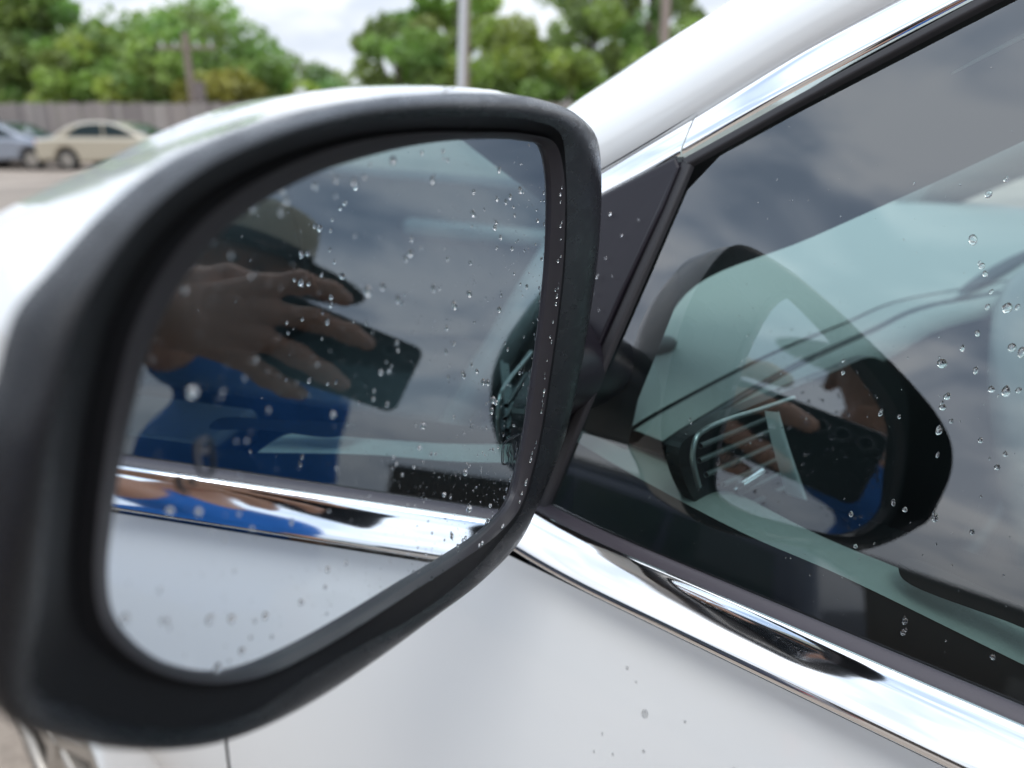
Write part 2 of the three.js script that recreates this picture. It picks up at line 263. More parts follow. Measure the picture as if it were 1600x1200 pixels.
{ // dashboard: soft top with two stitched grooves near its rear edge, dark face, vent, pale insert
  const rear = [[0.301, 1.198, -0.1959], [0.3139, 1.2, -0.1951], [0.4634, 1.2, -0.2], [0.5834, 1.2, -0.1952], [0.6867, 1.2, -0.1907], [0.8949, 1.2, -0.1357]];
  const e = curve([...rear, [1.3, HC - 0.14, -0.13], [1.62, HC - 0.145, -0.2]]);
  const row = (d, dy) => (t) => { const p = e.getPoint(t); return [p.x, p.y + dy, p.z + d]; };
  const band = (a, b, n = 60) => grid(4, n, (s, t) => lerp3(a(t), b(t), s));
  const top = carPart('dash_top', [grid(16, 60, (s, t) => { const p = e.getPoint(t); return [lerp(p.x, lerp(0.33, 1.57, t), s), p.y + 0.012 * Math.sin(s * Math.PI) + 0.002 * s, lerp(p.z, -0.52 - 0.08 * Math.sin(t * Math.PI), s)]; }, [3, 6]),
    band(row(0.0026, -0.0006), row(0.0186, -0.002)), grid(8, 60, (s, t) => { const p = e.getPoint(t), a = s * Math.PI / 2; return [p.x, p.y - 0.004 - 0.013 * (1 - Math.cos(a)), p.z + 0.022 + 0.018 * Math.sin(a)]; })], M.dashTop);
  carPart('dash_groove', [band(row(0.0003, -0.0012), row(0.0026, -0.0016)), band(row(0.0186, -0.0026), row(0.0214, -0.0035))], M.interiorDark, top);
  carPart('dash_sensor', (() => { const g = new THREE.SphereGeometry(1, 20, 10); g.scale(0.017, 0.006, 0.008); g.translate(...[0.407, 1.208, -0.2467]); return g; })(), M.interiorDark, top);
  const face = carPart('dash_face', [grid(30, 12, (s, t) => { const p = e.getPoint(s); return [p.x, lerp(p.y - 0.017, HC - 0.52, t), p.z + 0.038 - 0.03 * Math.sin(t * Math.PI * 0.7)]; })], M.interiorDark);
  { const c = curve([[0.2564, 1.2166, -0.143], [0.2821, 1.2191, -0.143], [0.337, 1.2161, -0.143], [0.4184, 1.2104, -0.143], [0.497, 1.2011, -0.143], [0.5897, 1.1412, -0.143], [0.6049, 1.0508, -0.143], [0.3864, 1.1125, -0.143], [0.2758, 1.1833, -0.143]], true), sh = new THREE.Shape(c.getPoints(60).map((p) => new THREE.Vector2(p.x, p.y))), g = new THREE.ExtrudeGeometry(sh, { depth: 0.006, bevelEnabled: false }); g.translate(0, 0, c.getPoint(0).z - 0.006); carPart('vent_panel', g, M.interiorDark, face); }
  carPart('vent_frame', tube([[0.2639, 1.1988, -0.137], [0.2603, 1.2056, -0.137], [0.2563, 1.2151, -0.137], [0.2583, 1.2222, -0.137], [0.2657, 1.2236, -0.137], [0.2837, 1.2225, -0.137], [0.3158, 1.2183, -0.137], [0.3528, 1.214, -0.137]], 0.0012, 60), M.silver, face);
  const slat = (a, b) => carPart('vent_slat', tube([a, lerp3(a, b, 0.5), b], 0.0013, 10, 6), M.slat, face);
  for (const [a, b] of [[[0.2659, 1.2156, -0.139], [0.3272, 1.2098, -0.139]], [[0.2658, 1.2091, -0.139], [0.3346, 1.2018, -0.139]], [[0.2731, 1.2002, -0.139], [0.3426, 1.1924, -0.139]], [[0.2901, 1.1896, -0.139], [0.3495, 1.1826, -0.139]], [[0.3054, 1.1792, -0.139], [0.3566, 1.1724, -0.139]], [[0.3234, 1.1677, -0.139], [0.3624, 1.162, -0.139]], [[0.343, 1.1556, -0.139], [0.3702, 1.151, -0.139]]]) slat(a, b);
  carPart('vent_knob', tube([[0.3021, 1.1849, -0.137], [0.3117, 1.1844, -0.137], [0.3236, 1.1842, -0.137]], 0.003, 10, 8), M.chrome, face);
  const sc = curve([[0.3111, 1.221, -0.13], [0.3214, 1.206, -0.13], [0.3375, 1.1846, -0.13], [0.3561, 1.1605, -0.13], [0.3648, 1.1469, -0.13], [0.3651, 1.1404, -0.13]]);
  carPart('dash_insert', grid(6, 30, (s, t) => { const p = sc.getPoint(t), w = 0.0032 + 0.0034 * t; return [p.x + (s - 0.5) * 2 * w * 0.75, p.y, p.z + (s - 0.5) * w * 1.2 + 0.003 * Math.sin(s * Math.PI)]; }), M.satin);
  carPart('cluster_hood', (() => { const g = new THREE.SphereGeometry(1, 32, 16, 0, Math.PI * 2, 0, Math.PI / 2); g.scale(0.17, 0.005, 0.008); g.translate(...[0.9092, 1.204, -0.1557]); return g; })(), M.interiorDark);
}
{ // steering wheel
  const q = new THREE.Quaternion().setFromEuler(new THREE.Euler(-0.42, 0, 0)), put = (g) => { g.applyQuaternion(q); g.translate(0.775, HC - 0.30, -0.035); return g; };
  const w = carPart('steering_wheel', put(new THREE.TorusGeometry(0.185, 0.0175, 18, 80)), M.wheelGrey);
  const hub = new THREE.SphereGeometry(1, 28, 18); hub.scale(0.075, 0.065, 0.028);
  carPart('hub', put(hub), M.wheelGrey, w);
  for (const a of [0.15, Math.PI - 0.15, -Math.PI / 2]) { const b = new RoundedBoxGeometry(0.12, 0.035, 0.018, 3, 0.008); b.translate(0.115, 0, 0); b.rotateZ(a); carPart('spoke', put(b), M.satin, w); }
  const ring = new THREE.TorusGeometry(0.068, 0.004, 8, 48); ring.translate(0, 0, 0.014); carPart('trim_ring', put(ring), M.chrome, w);
  for (const s of [-1, 1]) { const b = new THREE.CapsuleGeometry(0.008, 0.17, 6, 12); b.rotateZ(Math.PI / 2); b.translate(s * 0.17, 0.03, -0.04); carPart('stalk', put(b), M.interiorDark, w); }
}
function seatAt(x, name) {
  const b = new RoundedBoxGeometry(0.5, 0.62, 0.14, 5, 0.06); b.rotateX(0.28); b.translate(x, HC - 0.22, 0.62);
  const s = carPart(name, [b, box(x, HC - 0.56, 0.33, 0.5, 0.16, 0.52, 0.06)], M.seat);
  const h = new RoundedBoxGeometry(0.27, 0.18, 0.11, 5, 0.05); h.rotateX(0.2); h.translate(x, HC + 0.19, 0.75); carPart('headrest', h, M.seat, s);
  for (const e of [-0.06, 0.06]) carPart('headrest_post', tube([[x + e, HC + 0.02, 0.7], [x + e, HC + 0.14, 0.74]], 0.006, 4, 8), M.silver, s);
}
seatAt(0.62, 'driver_seat'); seatAt(1.28, 'passenger_seat');
carPart('rear_seat', [box(0.95, HC - 0.28, 1.55, 1.2, 0.55, 0.16, 0.06), box(0.95, HC - 0.56, 1.28, 1.2, 0.16, 0.5, 0.06)], M.seat);
carPart('cabin_floor', [box(0.95, 0.46, 0.4, 1.3, 0.03, 2.4), box(0.95, 0.84, -0.6, 1.3, 0.5, 0.03)], M.interiorDark);
carPart('centre_console', box(0.95, HC - 0.52, 0.15, 0.2, 0.24, 0.7, 0.03), M.interiorDark);
carPart('headliner', grid(6, 6, (s, t) => [lerp(0.44, 1.46, s), HC + 0.3, lerp(0.28, 1.15, t)]), M.interiorGrey);
carPart('parcel_shelf', box(0.95, HC - 0.06, 1.78, 1.2, 0.02, 0.34), M.interiorGrey);
// inner pillar trim along the windscreen edge
carPart('pillar_trim', (() => {
  const lo = curve([[0.372, 1.2104, -0.2336], [0.372, 1.255, -0.2077], [0.372, 1.2892, -0.1448], [0.385, 1.3339, -0.0683], [0.4, 1.3679, -0.0168]]), hi = curve([[0.33, 1.2625, -0.2294], [0.33, 1.3095, -0.2019], [0.336, 1.354, -0.1405], [0.345, 1.387, -0.0787], [0.36, 1.4144, -0.026]]);
  return [grid(6, 30, (s, t) => { const a = lo.getPoint(t), b = hi.getPoint(t); return [lerp(a.x, b.x, s) - 0.012 * Math.sin(s * Math.PI), lerp(a.y, b.y, s), lerp(a.z, b.z, s)]; }), grid(1, 30, (s, t) => { const a = lo.getPoint(t); return [a.x + 0.05 * s, a.y + 0.006 * s, a.z - 0.05 * s]; })];
})(), M.interiorDark);
carPart('edge_highlight', tube([[0.343, 1.3082, -0.1851], [0.343, 1.3326, -0.1385], [0.346, 1.3537, -0.0993], [0.35, 1.3707, -0.0687], [0.36, 1.3958, -0.0219]], 0.0009, 40, 6), M.trimGrey);  // pale tube drawn as the highlight along the pillar trim edge
carPart('windscreen', grid(20, 16, (s, t) => { const z0 = lerp(-0.58, 0.26, t), y = lerp(HC - 0.15, HC + 0.33, t) + 0.02 * Math.sin(t * Math.PI), hw = lerp(0.6, 0.54, t), e = 2 * s - 1; return [0.95 + e * hw, y, z0 + 0.14 * e * e * (1 - t * 0.7)]; }), M.windscreen);
carPart('rear_screen', grid(8, 8, (s, t) => [0.95 + (2 * s - 1) * lerp(0.55, 0.6, t), lerp(HC + 0.32, HC - 0.08, t), lerp(1.15, 1.9, t)]), M.windscreen);
for (const [a, b] of [[-0.1, 0.6], [0.7, 1.5]]) carPart('far_window', grid(6, 8, (s, t) => { const y = lerp(HC - 0.16, HC + 0.27, t), zf = Math.max(a, -0.17 + (y - HC) * 1.8); return [1.9 - winX(y), y, lerp(a < 0 ? zf : a, b, s)]; }), M.glass);
carPart('far_pillar', [grid(2, 10, (s, t) => { const y = lerp(HC - 0.17, HC + 0.3, t); return [1.895 - winX(y), y, lerp(0.6, 0.7, s)]; }), grid(2, 10, (s, t) => { const y = lerp(HC - 0.17, HC + 0.3, t); return [1.895 - winX(y), y, lerp(1.5, 1.75, s)]; }), tube([[1.58, HC - 0.15, -0.45], [1.52, HC + 0.1, 0.0], [1.46, HC + 0.3, 0.3]], 0.03)], M.interiorGrey);
carPart('near_pillar', grid(2, 10, (s, t) => { const y = lerp(HC - 0.17, HC + 0.3, t); return [winX(y, -0.01), y, lerp(1.5, 1.8, s)]; }), M.paint);
carPart('rear_side_glass', grid(6, 8, (s, t) => { const y = lerp(HC - 0.17, HC + 0.27, t); return [winX(y), y, lerp(0.7, 1.5, s)]; }), M.glass);
carPart('roof_rail', [tube([[winX(HC + 0.28), HC + 0.285, 0.24], [winX(HC + 0.28), HC + 0.3, 0.7], [winX(HC + 0.28), HC + 0.285, 1.3]], 0.02), tube([[1.9 - winX(HC + 0.28), HC + 0.285, 0.24], [1.9 - winX(HC + 0.28), HC + 0.3, 0.7], [1.9 - winX(HC + 0.28), HC + 0.285, 1.3]], 0.02)], M.paint);
carPart('far_armrest', box(1.535, HC - 0.262, 0.05, 0.06, 0.034, 0.52, 0.014), M.trimGrey);
carPart('far_door_trim', [grid(10, 3, (s, t) => [lerp(1.62, 1.55, t), HC - 0.155 - 0.01 * t * t, lerp(-0.35, 1.5, s)]), grid(10, 3, (s, t) => [1.55, lerp(HC - 0.165, HC - 0.72, t), lerp(-0.35, 1.5, s)])], M.interiorGrey);

// ---------------------------------------------------------------- door mirror (part of the car)
// rim table, millimetres in the mirror's own axes (right, up, out of the glass): glass edge, lip, inner crest, outer edge, shell
const RIM = [
  [55.1, 49.3, 50.2, 51, 35.7, 54.9, 11.4, 42.1, 60, 8.7, 43.1, 61.6, -10.2],
  [83.3, 48.4, 79.8, 50.3, 69.2, 54.2, 9, 77.9, 59.7, 6.6, 80.3, 61.6, -9],
  [97.9, 46.1, 101.1, 47.1, 98.8, 49.9, 5.7, 117, 55.4, 3.9, 119.5, 56.8, -9.1],
  [103.2, 37.6, 108.3, 38.5, 111.2, 39.9, 2.6, 146, 45.7, 0.6, 144.1, 45, -14],
  [105.2, 24.6, 111.4, 24.2, 114.5, 24.3, 2.6, 152.3, 28.1, 0.6, 150.3, 27.6, -14],
  [105.1, 8.1, 111.7, 6.3, 115, 5.7, 2.6, 153, 4.2, 0.6, 151, 4.1, -14],
  [102.5, -10.8, 108.7, -12.9, 112, -14, 2.6, 148.2, -18.7, 0.6, 146.3, -18.4, -14],
  [99, -26.6, 104.8, -29.4, 108, -30.7, 2.6, 141, -40.1, 0.6, 139.2, -39.5, -14],
  [95.3, -41.5, 100.6, -45.1, 103.8, -46.6, 2.6, 130.8, -59.2, 0.6, 129.2, -58.3, -14],
  [90.4, -55.5, 94.1, -59.4, 97.3, -61.4, 2.6, 118.6, -70.3, 0.6, 117.1, -69.3, -14],
  [84.4, -66.8, 85.3, -69.6, 88.4, -72.1, 2.6, 106.1, -78, 0.6, 104.8, -76.8, -14],
  [71.5, -69.6, 71.2, -71.5, 75, -75.4, 2.6, 93.2, -86, 0.6, 92.1, -84.7, -14],
  [48.9, -68.3, 45.5, -68.1, 49.1, -76.2, 2.6, 63.2, -85, 1.7, 62.6, -83.7, -14],
  [23.2, -63.8, 19.9, -63.2, 20.7, -71.1, 3.6, 31.1, -78.1, 3.1, 30.9, -77, -14],
  [1, -60.1, -2.4, -59.1, -4.6, -62.9, 4.7, 2.2, -71.6, 4.4, 2.5, -70.5, -14],
  [-17.1, -56, -20.3, -55, -24.1, -57.1, 5.6, -22.2, -64.7, 5.5, -21.6, -63.7, -14],
  [-30.3, -51.6, -33.4, -50.6, -38.9, -53.7, 6.2, -37.8, -58.1, 6.6, -36.9, -57.2, -14],
  [-42.1, -44.6, -44.9, -43.8, -51, -47.1, 6.7, -52.1, -49.4, 8.3, -51, -48.7, -14],
  [-51.7, -35.5, -54.8, -34.4, -63.2, -36.5, 7.6, -65.2, -38.1, 10.3, -63.9, -37.6, -14],
  [-57.4, -27.1, -60.8, -25.7, -73.3, -23.9, 9.5, -76.2, -26, 12.3, -74.7, -25.6, -14],
  [-60.2, -19.8, -63.8, -18, -80.1, -13.2, 13.3, -85, -12.8, 14.7, -83.4, -12.6, -14],
  [-60.2, -13, -63.8, -10.5, -79.4, -1, 16.5, -84.8, 1.5, 16.2, -73, 1.1, -16.5],
  [-57.9, -4.2, -61.8, -1.6, -78, 10.6, 18.9, -82.6, 13.3, 16.3, -69.5, 11.6, -17],
  [-54.8, 4.8, -59, 7.7, -76, 19.9, 19.8, -80.4, 21.6, 16.2, -67.6, 18.8, -17.1],
  [-51.6, 12.3, -56.2, 15.3, -73.6, 26.8, 20.2, -77.9, 26.6, 16.1, -65.8, 23.3, -17.1],
  [-46.9, 21.5, -51.9, 24.4, -70.3, 33.4, 20.1, -74.1, 33.6, 15.9, -62.2, 29.3, -17.3],
  [-40.7, 28.7, -46, 31.7, -65.6, 39.5, 19.9, -68.6, 38, 15.7, -58.6, 33.7, -17.4],
  [-32.7, 34.9, -38.4, 37.8, -58.8, 44.4, 19.1, -61.1, 43.4, 15.4, -52.1, 38.5, -17.7],
  [-22.1, 39.8, -27.8, 42.9, -49.4, 48.1, 18.2, -51.4, 48.3, 14.7, -42.7, 42.3, -18.1],
  [-8.6, 43.7, -13.9, 46.9, -35.9, 51.3, 17.4, -36.5, 52.7, 13.9, -30.4, 46.7, -18.7],
  [7.1, 46.3, 1.9, 49.6, -18.6, 53.5, 15.8, -16.1, 56.3, 12.7, -14, 52.8, -14.1],
  [28.4, 48.5, 23.8, 51.1, 4.8, 54.8, 14, 9.2, 58.7, 11.1, 9.1, 58.7, -12],
];
const MU = V([0.96038, 0, -0.27869]), MV = V([0.00981, 0.99938, 0.03381]), MN = V([0.27851, -0.0352, 0.95979]), MO = V([0.0913, HC - 0.0526, -0.1319]);
const mirror = new THREE.Group(); mirror.name = 'side_mirror';
mirror.quaternion.setFromRotationMatrix(new THREE.Matrix4().makeBasis(MU, MV, MN)); mirror.position.copy(MO).sub(V(CP)); car.add(mirror);
{
  const N = 192, mm = (a) => a.map((v) => v / 1000);
  const ring = (f) => { const c = new THREE.CatmullRomCurve3(RIM.map((r) => V(mm(f(r)))), true, 'centripetal'); return Array.from({ length: N }, (_, i) => { // same station under the same index
    return c.getPoint(i / N).toArray(); }); };
  const G = ring((r) => [r[0], r[1], 0]), G1 = ring((r) => [r[0], r[1], 0.9]), LM = ring((r) => [lerp(r[0], r[2], 0.5), lerp(r[1], r[3], 0.5), 2.5]), L = ring((r) => [r[2], r[3], 3.2]);
  const L2 = ring((r) => [lerp(r[2], r[4], 0.12), lerp(r[3], r[5], 0.12), 1.6]), C0 = ring((r) => [lerp(r[2], r[4], 0.8), lerp(r[3], r[5], 0.8), lerp(1.6, r[6], 0.72)]), C = ring((r) => [r[4], r[5], r[6]]);
  const S = ring((r) => [r[7], r[8], r[9]]), SB = ring((r) => [r[7] * 0.997, r[8] * 0.997, r[9] - 2.6]), SI = ring((r) => [r[7] * 0.97, r[8] * 0.97, r[9] - 3.5]);
  const ctl = ring((r) => [lerp(r[4], r[7], 0.62), lerp(r[5], r[8], 0.62), Math.max(r[6], r[9]) + 2.6]);
  const q = (a, b, c, t) => [0, 1, 2].map((k) => (1 - t) ** 2 * a[k] + 2 * t * (1 - t) * b[k] + t * t * c[k]);
  const loft = (rings) => grid(N, rings.length - 1, (s, t) => rings[Math.round(t * (rings.length - 1))][Math.round(s * N) % N], [8, 1]);
  const crest = [0, 0.15, 0.3, 0.45, 0.6, 0.75, 0.88, 1].map((t) => C.map((c, i) => q(c, ctl[i], S[i], t)));
  part('mirror_glass', (() => { const sh = new THREE.Shape(G.map((p) => new THREE.Vector2(p[0], p[1]))); return new THREE.ShapeGeometry(sh); })(), M.mirror, mirror);
  part('lip', [loft([G.map(([x, y]) => [x, y, -0.0006]), G1]), loft([G1, LM, L])], M.lip, mirror);
  part('bezel_inner', loft([L, L2, C0, C]), M.bezelInner, mirror);
  part('bezel', [loft([...crest, SB]), loft([SB, SI])], M.bezel, mirror);
  const grow = (sc, n, cx = 25, cy = -8) => ring((r) => [cx + (r[10] - cx) * sc, cy + (r[11] - cy) * sc, n]);
  const S1 = ring((r) => [r[7] * 0.99, r[8] * 0.99, r[9] - 2.7]), W = ring((r) => [r[10], r[11], r[12]]), WH = ring((r) => [lerp(r[7], r[10], 0.5), lerp(r[8], r[11], 0.5) + 0.4, lerp(r[9] - 2.7, r[12], 0.5)]);
  part('housing', loft([S1, WH, W, grow(0.97, -30), grow(0.9, -44), grow(0.76, -57), grow(0.52, -66), grow(0.25, -70), grow(0.02, -71)]), M.paint, mirror);
  // arm to the door
  const arm = new THREE.CylinderGeometry(0.022, 0.03, 0.12, 24); arm.scale(1, 1, 1.4); arm.rotateZ(Math.PI / 2 - 0.15); arm.translate(0.15, -0.045, -0.04); part('arm', arm, M.sail, mirror);
  // etched heated-mirror sign by the inner edge; dark and grey bracket strokes lower left
  const mk = (pts, r = 0.00028) => { const c = new THREE.CatmullRomCurve3(pts.map((p) => new THREE.Vector3(p[0] / 1000, p[1] / 1000, 0.0003)), false, 'centripetal'), g = new THREE.TubeGeometry(c, 24, r, 6); g.scale(1, 1, 0.3); g.translate(0, 0, 0.0002); return g; };
  part('heater_symbol', [mk([[81.4963, -52.2935], [78.1971, -51.3912], [77.2051, -50.074], [77.7677, -44.4488], [80.4591, -43.6867], [89.5756, -44.8243]]), mk([[89.614, -45.3017], [89.5875, -51.1285], [87.2639, -52.7851], [85.7826, -52.4196]]), mk([[81.5492, -46.1372], [80.7509, -48.0972], [82.3335, -50.7913], [81.5598, -53.2437]]), mk([[83.9114, -46.3658], [83.1062, -48.3421], [84.7235, -51.0611], [83.9787, -54.0147]]), mk([[86.7914, -46.5501], [85.9779, -48.5461], [87.1175, -50.8538], [86.3344, -53.346]])], M.markDark, mirror);
  part('bracket_mark', [mk([[-37.1811, 1.1869], [-37.6788, -4.9667], [-40.1653, -4.3988]]), mk([[-44.8138, -2.7626], [-44.5826, -4.8806], [-43.4339, -6.2381]], 0.0005), mk([[-42.5018, -4.3595], [-41.7064, -5.5554]], 0.0005)], M.markDark, mirror);
  part('bracket_grey', [mk([[-37.9631, 1.7216], [-39.7777, 1.6941], [-40.2896, 0.9428], [-40.3688, -3.8253]], 0.0004), mk([[-38.5726, 0.2762], [-39.2699, -0.7719]], 0.0008)], M.markGrey, mirror);
}
const onMirror = (u, v) => MO.clone().addScaledVector(MU, u / 1000).addScaledVector(MV, v / 1000);

// ---------------------------------------------------------------- fence of weathered boards
{
  const o = lvl(-8, 30), f = tag(base('wooden_fence', [o[0], 0, o[1]], YAW), 'weathered grey board fence along the back of the car park below the trees', 'fence');
  const boardM = [[0.235, 0.205, 0.19], [0.27, 0.235, 0.215], [0.2, 0.175, 0.165], [0.3, 0.27, 0.25]].map((c) => std(c, 0.9, 0, { bumpMap: rep(grainTex, 1, 6), bumpScale: 0.002 }));
  const bg = [2.1, 2.13, 2.07].map((h) => { const g = new RoundedBoxGeometry(0.142, h, 0.022, 1, 0.004).toNonIndexed(); g.translate(0, h / 2, 0); return g; });
  const rest = [];
  for (let i = 0; i < 300; i++) {
    const s = -18 + i * 0.146, shown = s < 2.6 || (s > 9 && s < 14.2);
    if (shown && i > 20) { const b = part('board', bg[Math.floor(rnd() * 3)], boardM[Math.floor(hash(Math.floor(i / 7), 3) * 2.2 + rnd() * 1.8)], f); b.position.set(s, 0.01, rr(-0.006, 0.006)); b.rotation.z = rr(-0.006, 0.006); }
    else { const g = bg[1].clone(); g.translate(s, 0.01, 0); rest.push(g); rnd(); rnd(); }
  }
  tag(part('far_boards', rest, boardM[1], f), null, null, null, 'stuff');
  for (let s = -18; s < 26; s += 2.44) part('post', box(s, 1.05, -0.07, 0.09, 2.1, 0.09), boardM[2], f);
}
// ---------------------------------------------------------------- parked cars
function sedan(name, label, paint, [x, z], turn, opt = {}) {
  const c = tag(base(name, [x, 0, z], turn), label, 'car', opt.group);
  const sh = (pts) => new THREE.Shape(pts.map((p) => new THREE.Vector2(...p)));
  const ext = (s, w, bev) => { const g = new THREE.ExtrudeGeometry(s, { depth: w - 2 * bev, bevelEnabled: true, bevelSize: bev, bevelOffset: -bev, bevelThickness: bev * 1.6, bevelSegments: 4, curveSegments: 10 }); g.translate(0, 0, -(w - 2 * bev) / 2); return g; };
  const H = opt.tall ?? 0;
  const lower = sh([[-2.36, 0.38], [-2.38, 0.7], [-2.3, 0.93], [-1.75, 0.98], [-1.1, 0.99], [0.9, 0.97], [1.1, 0.94], [2.0, 0.8], [2.32, 0.66], [2.36, 0.38], [2.25, 0.24], [1.78, 0.24]]);
  const arcTo = (cx) => { for (let k = 0; k <= 12; k++) { const a = Math.PI * k / 12; lower.lineTo(cx + 0.37 * Math.cos(a), 0.31 + 0.37 * Math.sin(a)); } };
  arcTo(1.42); lower.lineTo(-0.98, 0.22); arcTo(-1.35); lower.lineTo(-2.25, 0.26);
  part('body', ext(lower, 1.8, 0.09), paint, c);
  const cab = new THREE.Shape(); cab.moveTo(-2.0, 0.9); cab.bezierCurveTo(-1.5, 1.2, -1.25, 1.42 + H, -0.55, 1.45 + H); cab.bezierCurveTo(0.2, 1.48 + H, 0.55, 1.35 + H, 1.45, 0.9);
  part('cabin', ext(cab, 1.56, 0.1), paint, c);
  for (const s of [-1, 1]) {
    const w = new THREE.ShapeGeometry(sh([[-1.32, 1.0], [-1.12, 1.18], [-0.85, 1.32 + H], [-0.5, 1.38 + H], [-0.12, 1.385 + H], [-0.12, 1.0]])), w2 = new THREE.ShapeGeometry(sh([[-0.06, 1.0], [-0.06, 1.385 + H], [0.2, 1.36 + H], [0.52, 1.26 + H], [0.98, 1.0]]));
    for (const g of [w, w2]) g.translate(0, 0, s * 0.842);
    part('side_window', [w], SM.glass, c); part('side_window', [w2], SM.glass, c);
  }
  const ws = grid(4, 4, (s, t) => [lerp(1.3, 0.55, t), lerp(1.0, 1.35 + H, t) + 0.025, lerp(-0.6, 0.6, s)]), bs = grid(4, 4, (s, t) => [lerp(-1.85, -1.15, t), lerp(1.03, 1.37 + H, t) + 0.025, lerp(-0.58, 0.58, s)]);
  part('windscreen', ws, SM.glass, c); part('rear_screen', bs, SM.glass, c);
  for (const [wx, s] of [[-1.35, 1], [-1.35, -1], [1.42, 1], [1.42, -1]]) {
    const ty = new THREE.CylinderGeometry(0.315, 0.315, 0.2, 32); ty.rotateX(Math.PI / 2); ty.translate(wx, 0.315, s * 0.8);
    const w = part('wheel', ty, M.tyre, c), sp = [];
    const di = new THREE.CylinderGeometry(0.2, 0.2, 0.01, 28); di.rotateX(Math.PI / 2); di.translate(wx, 0.315, s * 0.905); sp.push(di);
    for (let k = 0; k < 7; k++) { const b = new THREE.BoxGeometry(0.05, 0.19, 0.03); b.translate(0, 0.1, 0); b.rotateZ(k * 2 * Math.PI / 7); b.translate(wx, 0.315, s * 0.912); sp.push(b); }
    part('rim', sp, M.alloy, w);
  }
  for (const s of [-1, 1]) { part('tail_light', box(-2.33, 0.82, s * 0.68, 0.12, 0.17, 0.36, 0.04), SM.lamp, c); part('headlight', box(2.2, 0.68, s * 0.66, 0.2, 0.13, 0.36, 0.04), SM.clear, c); }
  part('bumper_trim', [box(-2.36, 0.36, 0, 0.12, 0.1, 1.5, 0.03), box(2.36, 0.34, 0, 0.1, 0.12, 1.5, 0.03)], M.tyre, c);
  return c;
}
const SM = { glass: phy([0.03, 0.045, 0.05], 0.05, { specularIntensity: 1 }), lamp: phy([0.55, 0.04, 0.02], 0.25, {}), clear: std([0.7, 0.7, 0.7], 0.15, 0.3),
  champagne: phy([0.44, 0.39, 0.3], 0.35, { clearcoat: 1, clearcoatRoughness: 0.05, metalness: 0.25 }), blue: phy([0.24, 0.265, 0.31], 0.35, { clearcoat: 1, clearcoatRoughness: 0.05, metalness: 0.3 }), grey: phy([0.34, 0.35, 0.37], 0.35, { clearcoat: 1, clearcoatRoughness: 0.05, metalness: 0.3 }), navy: phy([0.02, 0.028, 0.06], 0.4, { clearcoat: 1, clearcoatRoughness: 0.08 }), dark: phy([0.02, 0.022, 0.026], 0.35, { clearcoat: 1, clearcoatRoughness: 0.05 }), white: phy([0.75, 0.76, 0.77], 0.4, { clearcoat: 1 }) };
sedan('champagne_sedan', 'pale gold sedan with red tail light parked before the fence', SM.champagne, [[10.5365, -26.3731]][0], YAW - 0.1);
sedan('blue_sedan', 'blue grey sedan half hidden behind the pale gold sedan', SM.blue, [[8.1576, -29.7001]][0], YAW - 0.06);
function wagon(name, label, paint, roofPaint, [x, z], turn) {
  const c = tag(base(name, [x, 0, z], turn), label, 'car'), sh = (pts) => new THREE.Shape(pts.map((p) => new THREE.Vector2(...p)));
  const ext = (q, w, bev) => { const g = new THREE.ExtrudeGeometry(q, { depth: w - 2 * bev, bevelEnabled: true, bevelSize: bev, bevelOffset: -bev, bevelThickness: bev, bevelSegments: 4 }); g.translate(0, 0, -(w - 2 * bev) / 2); return g; };
  const low = sh([[-2.35, 0.42], [-2.36, 1.0], [-2.3, 1.12], [0.95, 1.14], [1.25, 1.1], [2.2, 0.98], [2.36, 0.8], [2.38, 0.42], [1.86, 0.34]]);
  const arcTo = (cx) => { for (let k = 0; k <= 12; k++) { const a = Math.PI * k / 12; low.lineTo(cx + 0.41 * Math.cos(a), 0.37 + 0.41 * Math.sin(a)); } };
  arcTo(1.45); low.lineTo(-0.98, 0.32); arcTo(-1.4); low.lineTo(-2.2, 0.36);
  part('body', ext(low, 1.9, 0.12), paint, c);
  part('cabin', ext(sh([[-2.3, 1.08], [-2.12, 1.74], [-1.95, 1.8], [0.1, 1.8], [0.4, 1.74], [1.2, 1.1]]), 1.66, 0.14), paint, c);
  part('roof', ext(sh([[-2.1, 1.79], [-1.95, 1.86], [0.0, 1.86], [0.36, 1.78]]), 1.5, 0.03), roofPaint, c);
  for (const e of [-1, 1]) for (const q of [[[-2.0, 1.18], [-1.9, 1.62], [-1.15, 1.66], [-1.15, 1.18]], [[-1.08, 1.18], [-1.08, 1.66], [-0.3, 1.67], [-0.3, 1.18]], [[-0.24, 1.18], [-0.24, 1.67], [0.18, 1.64], [0.82, 1.18]]]) { const g = new THREE.ShapeGeometry(sh(q)); g.translate(0, 0, e * 0.834); part('side_window', g, SM.glass, c); }
  part('windscreen', grid(4, 4, (u, v) => [lerp(1.1, 0.44, v), lerp(1.2, 1.72, v) + 0.02, lerp(-0.66, 0.66, u)]), SM.glass, c);
  for (const [wx, e] of [[-1.4, 1], [-1.4, -1], [1.45, 1], [1.45, -1]]) { const t = new THREE.CylinderGeometry(0.36, 0.36, 0.22, 32); t.rotateX(Math.PI / 2); t.translate(wx, 0.36, e * 0.84); const w = part('wheel', t, M.tyre, c), r = new THREE.CylinderGeometry(0.24, 0.24, 0.02, 24); r.rotateX(Math.PI / 2); r.translate(wx, 0.36, e * 0.955); part('rim', r, M.alloy, w); }
  for (const e of [-1, 1]) { part('tail_light', box(-2.33, 0.98, e * 0.74, 0.1, 0.26, 0.24, 0.04), SM.lamp, c); part('headlight', box(2.24, 0.84, e * 0.7, 0.18, 0.16, 0.36, 0.05), SM.clear, c); }
  return c;
}
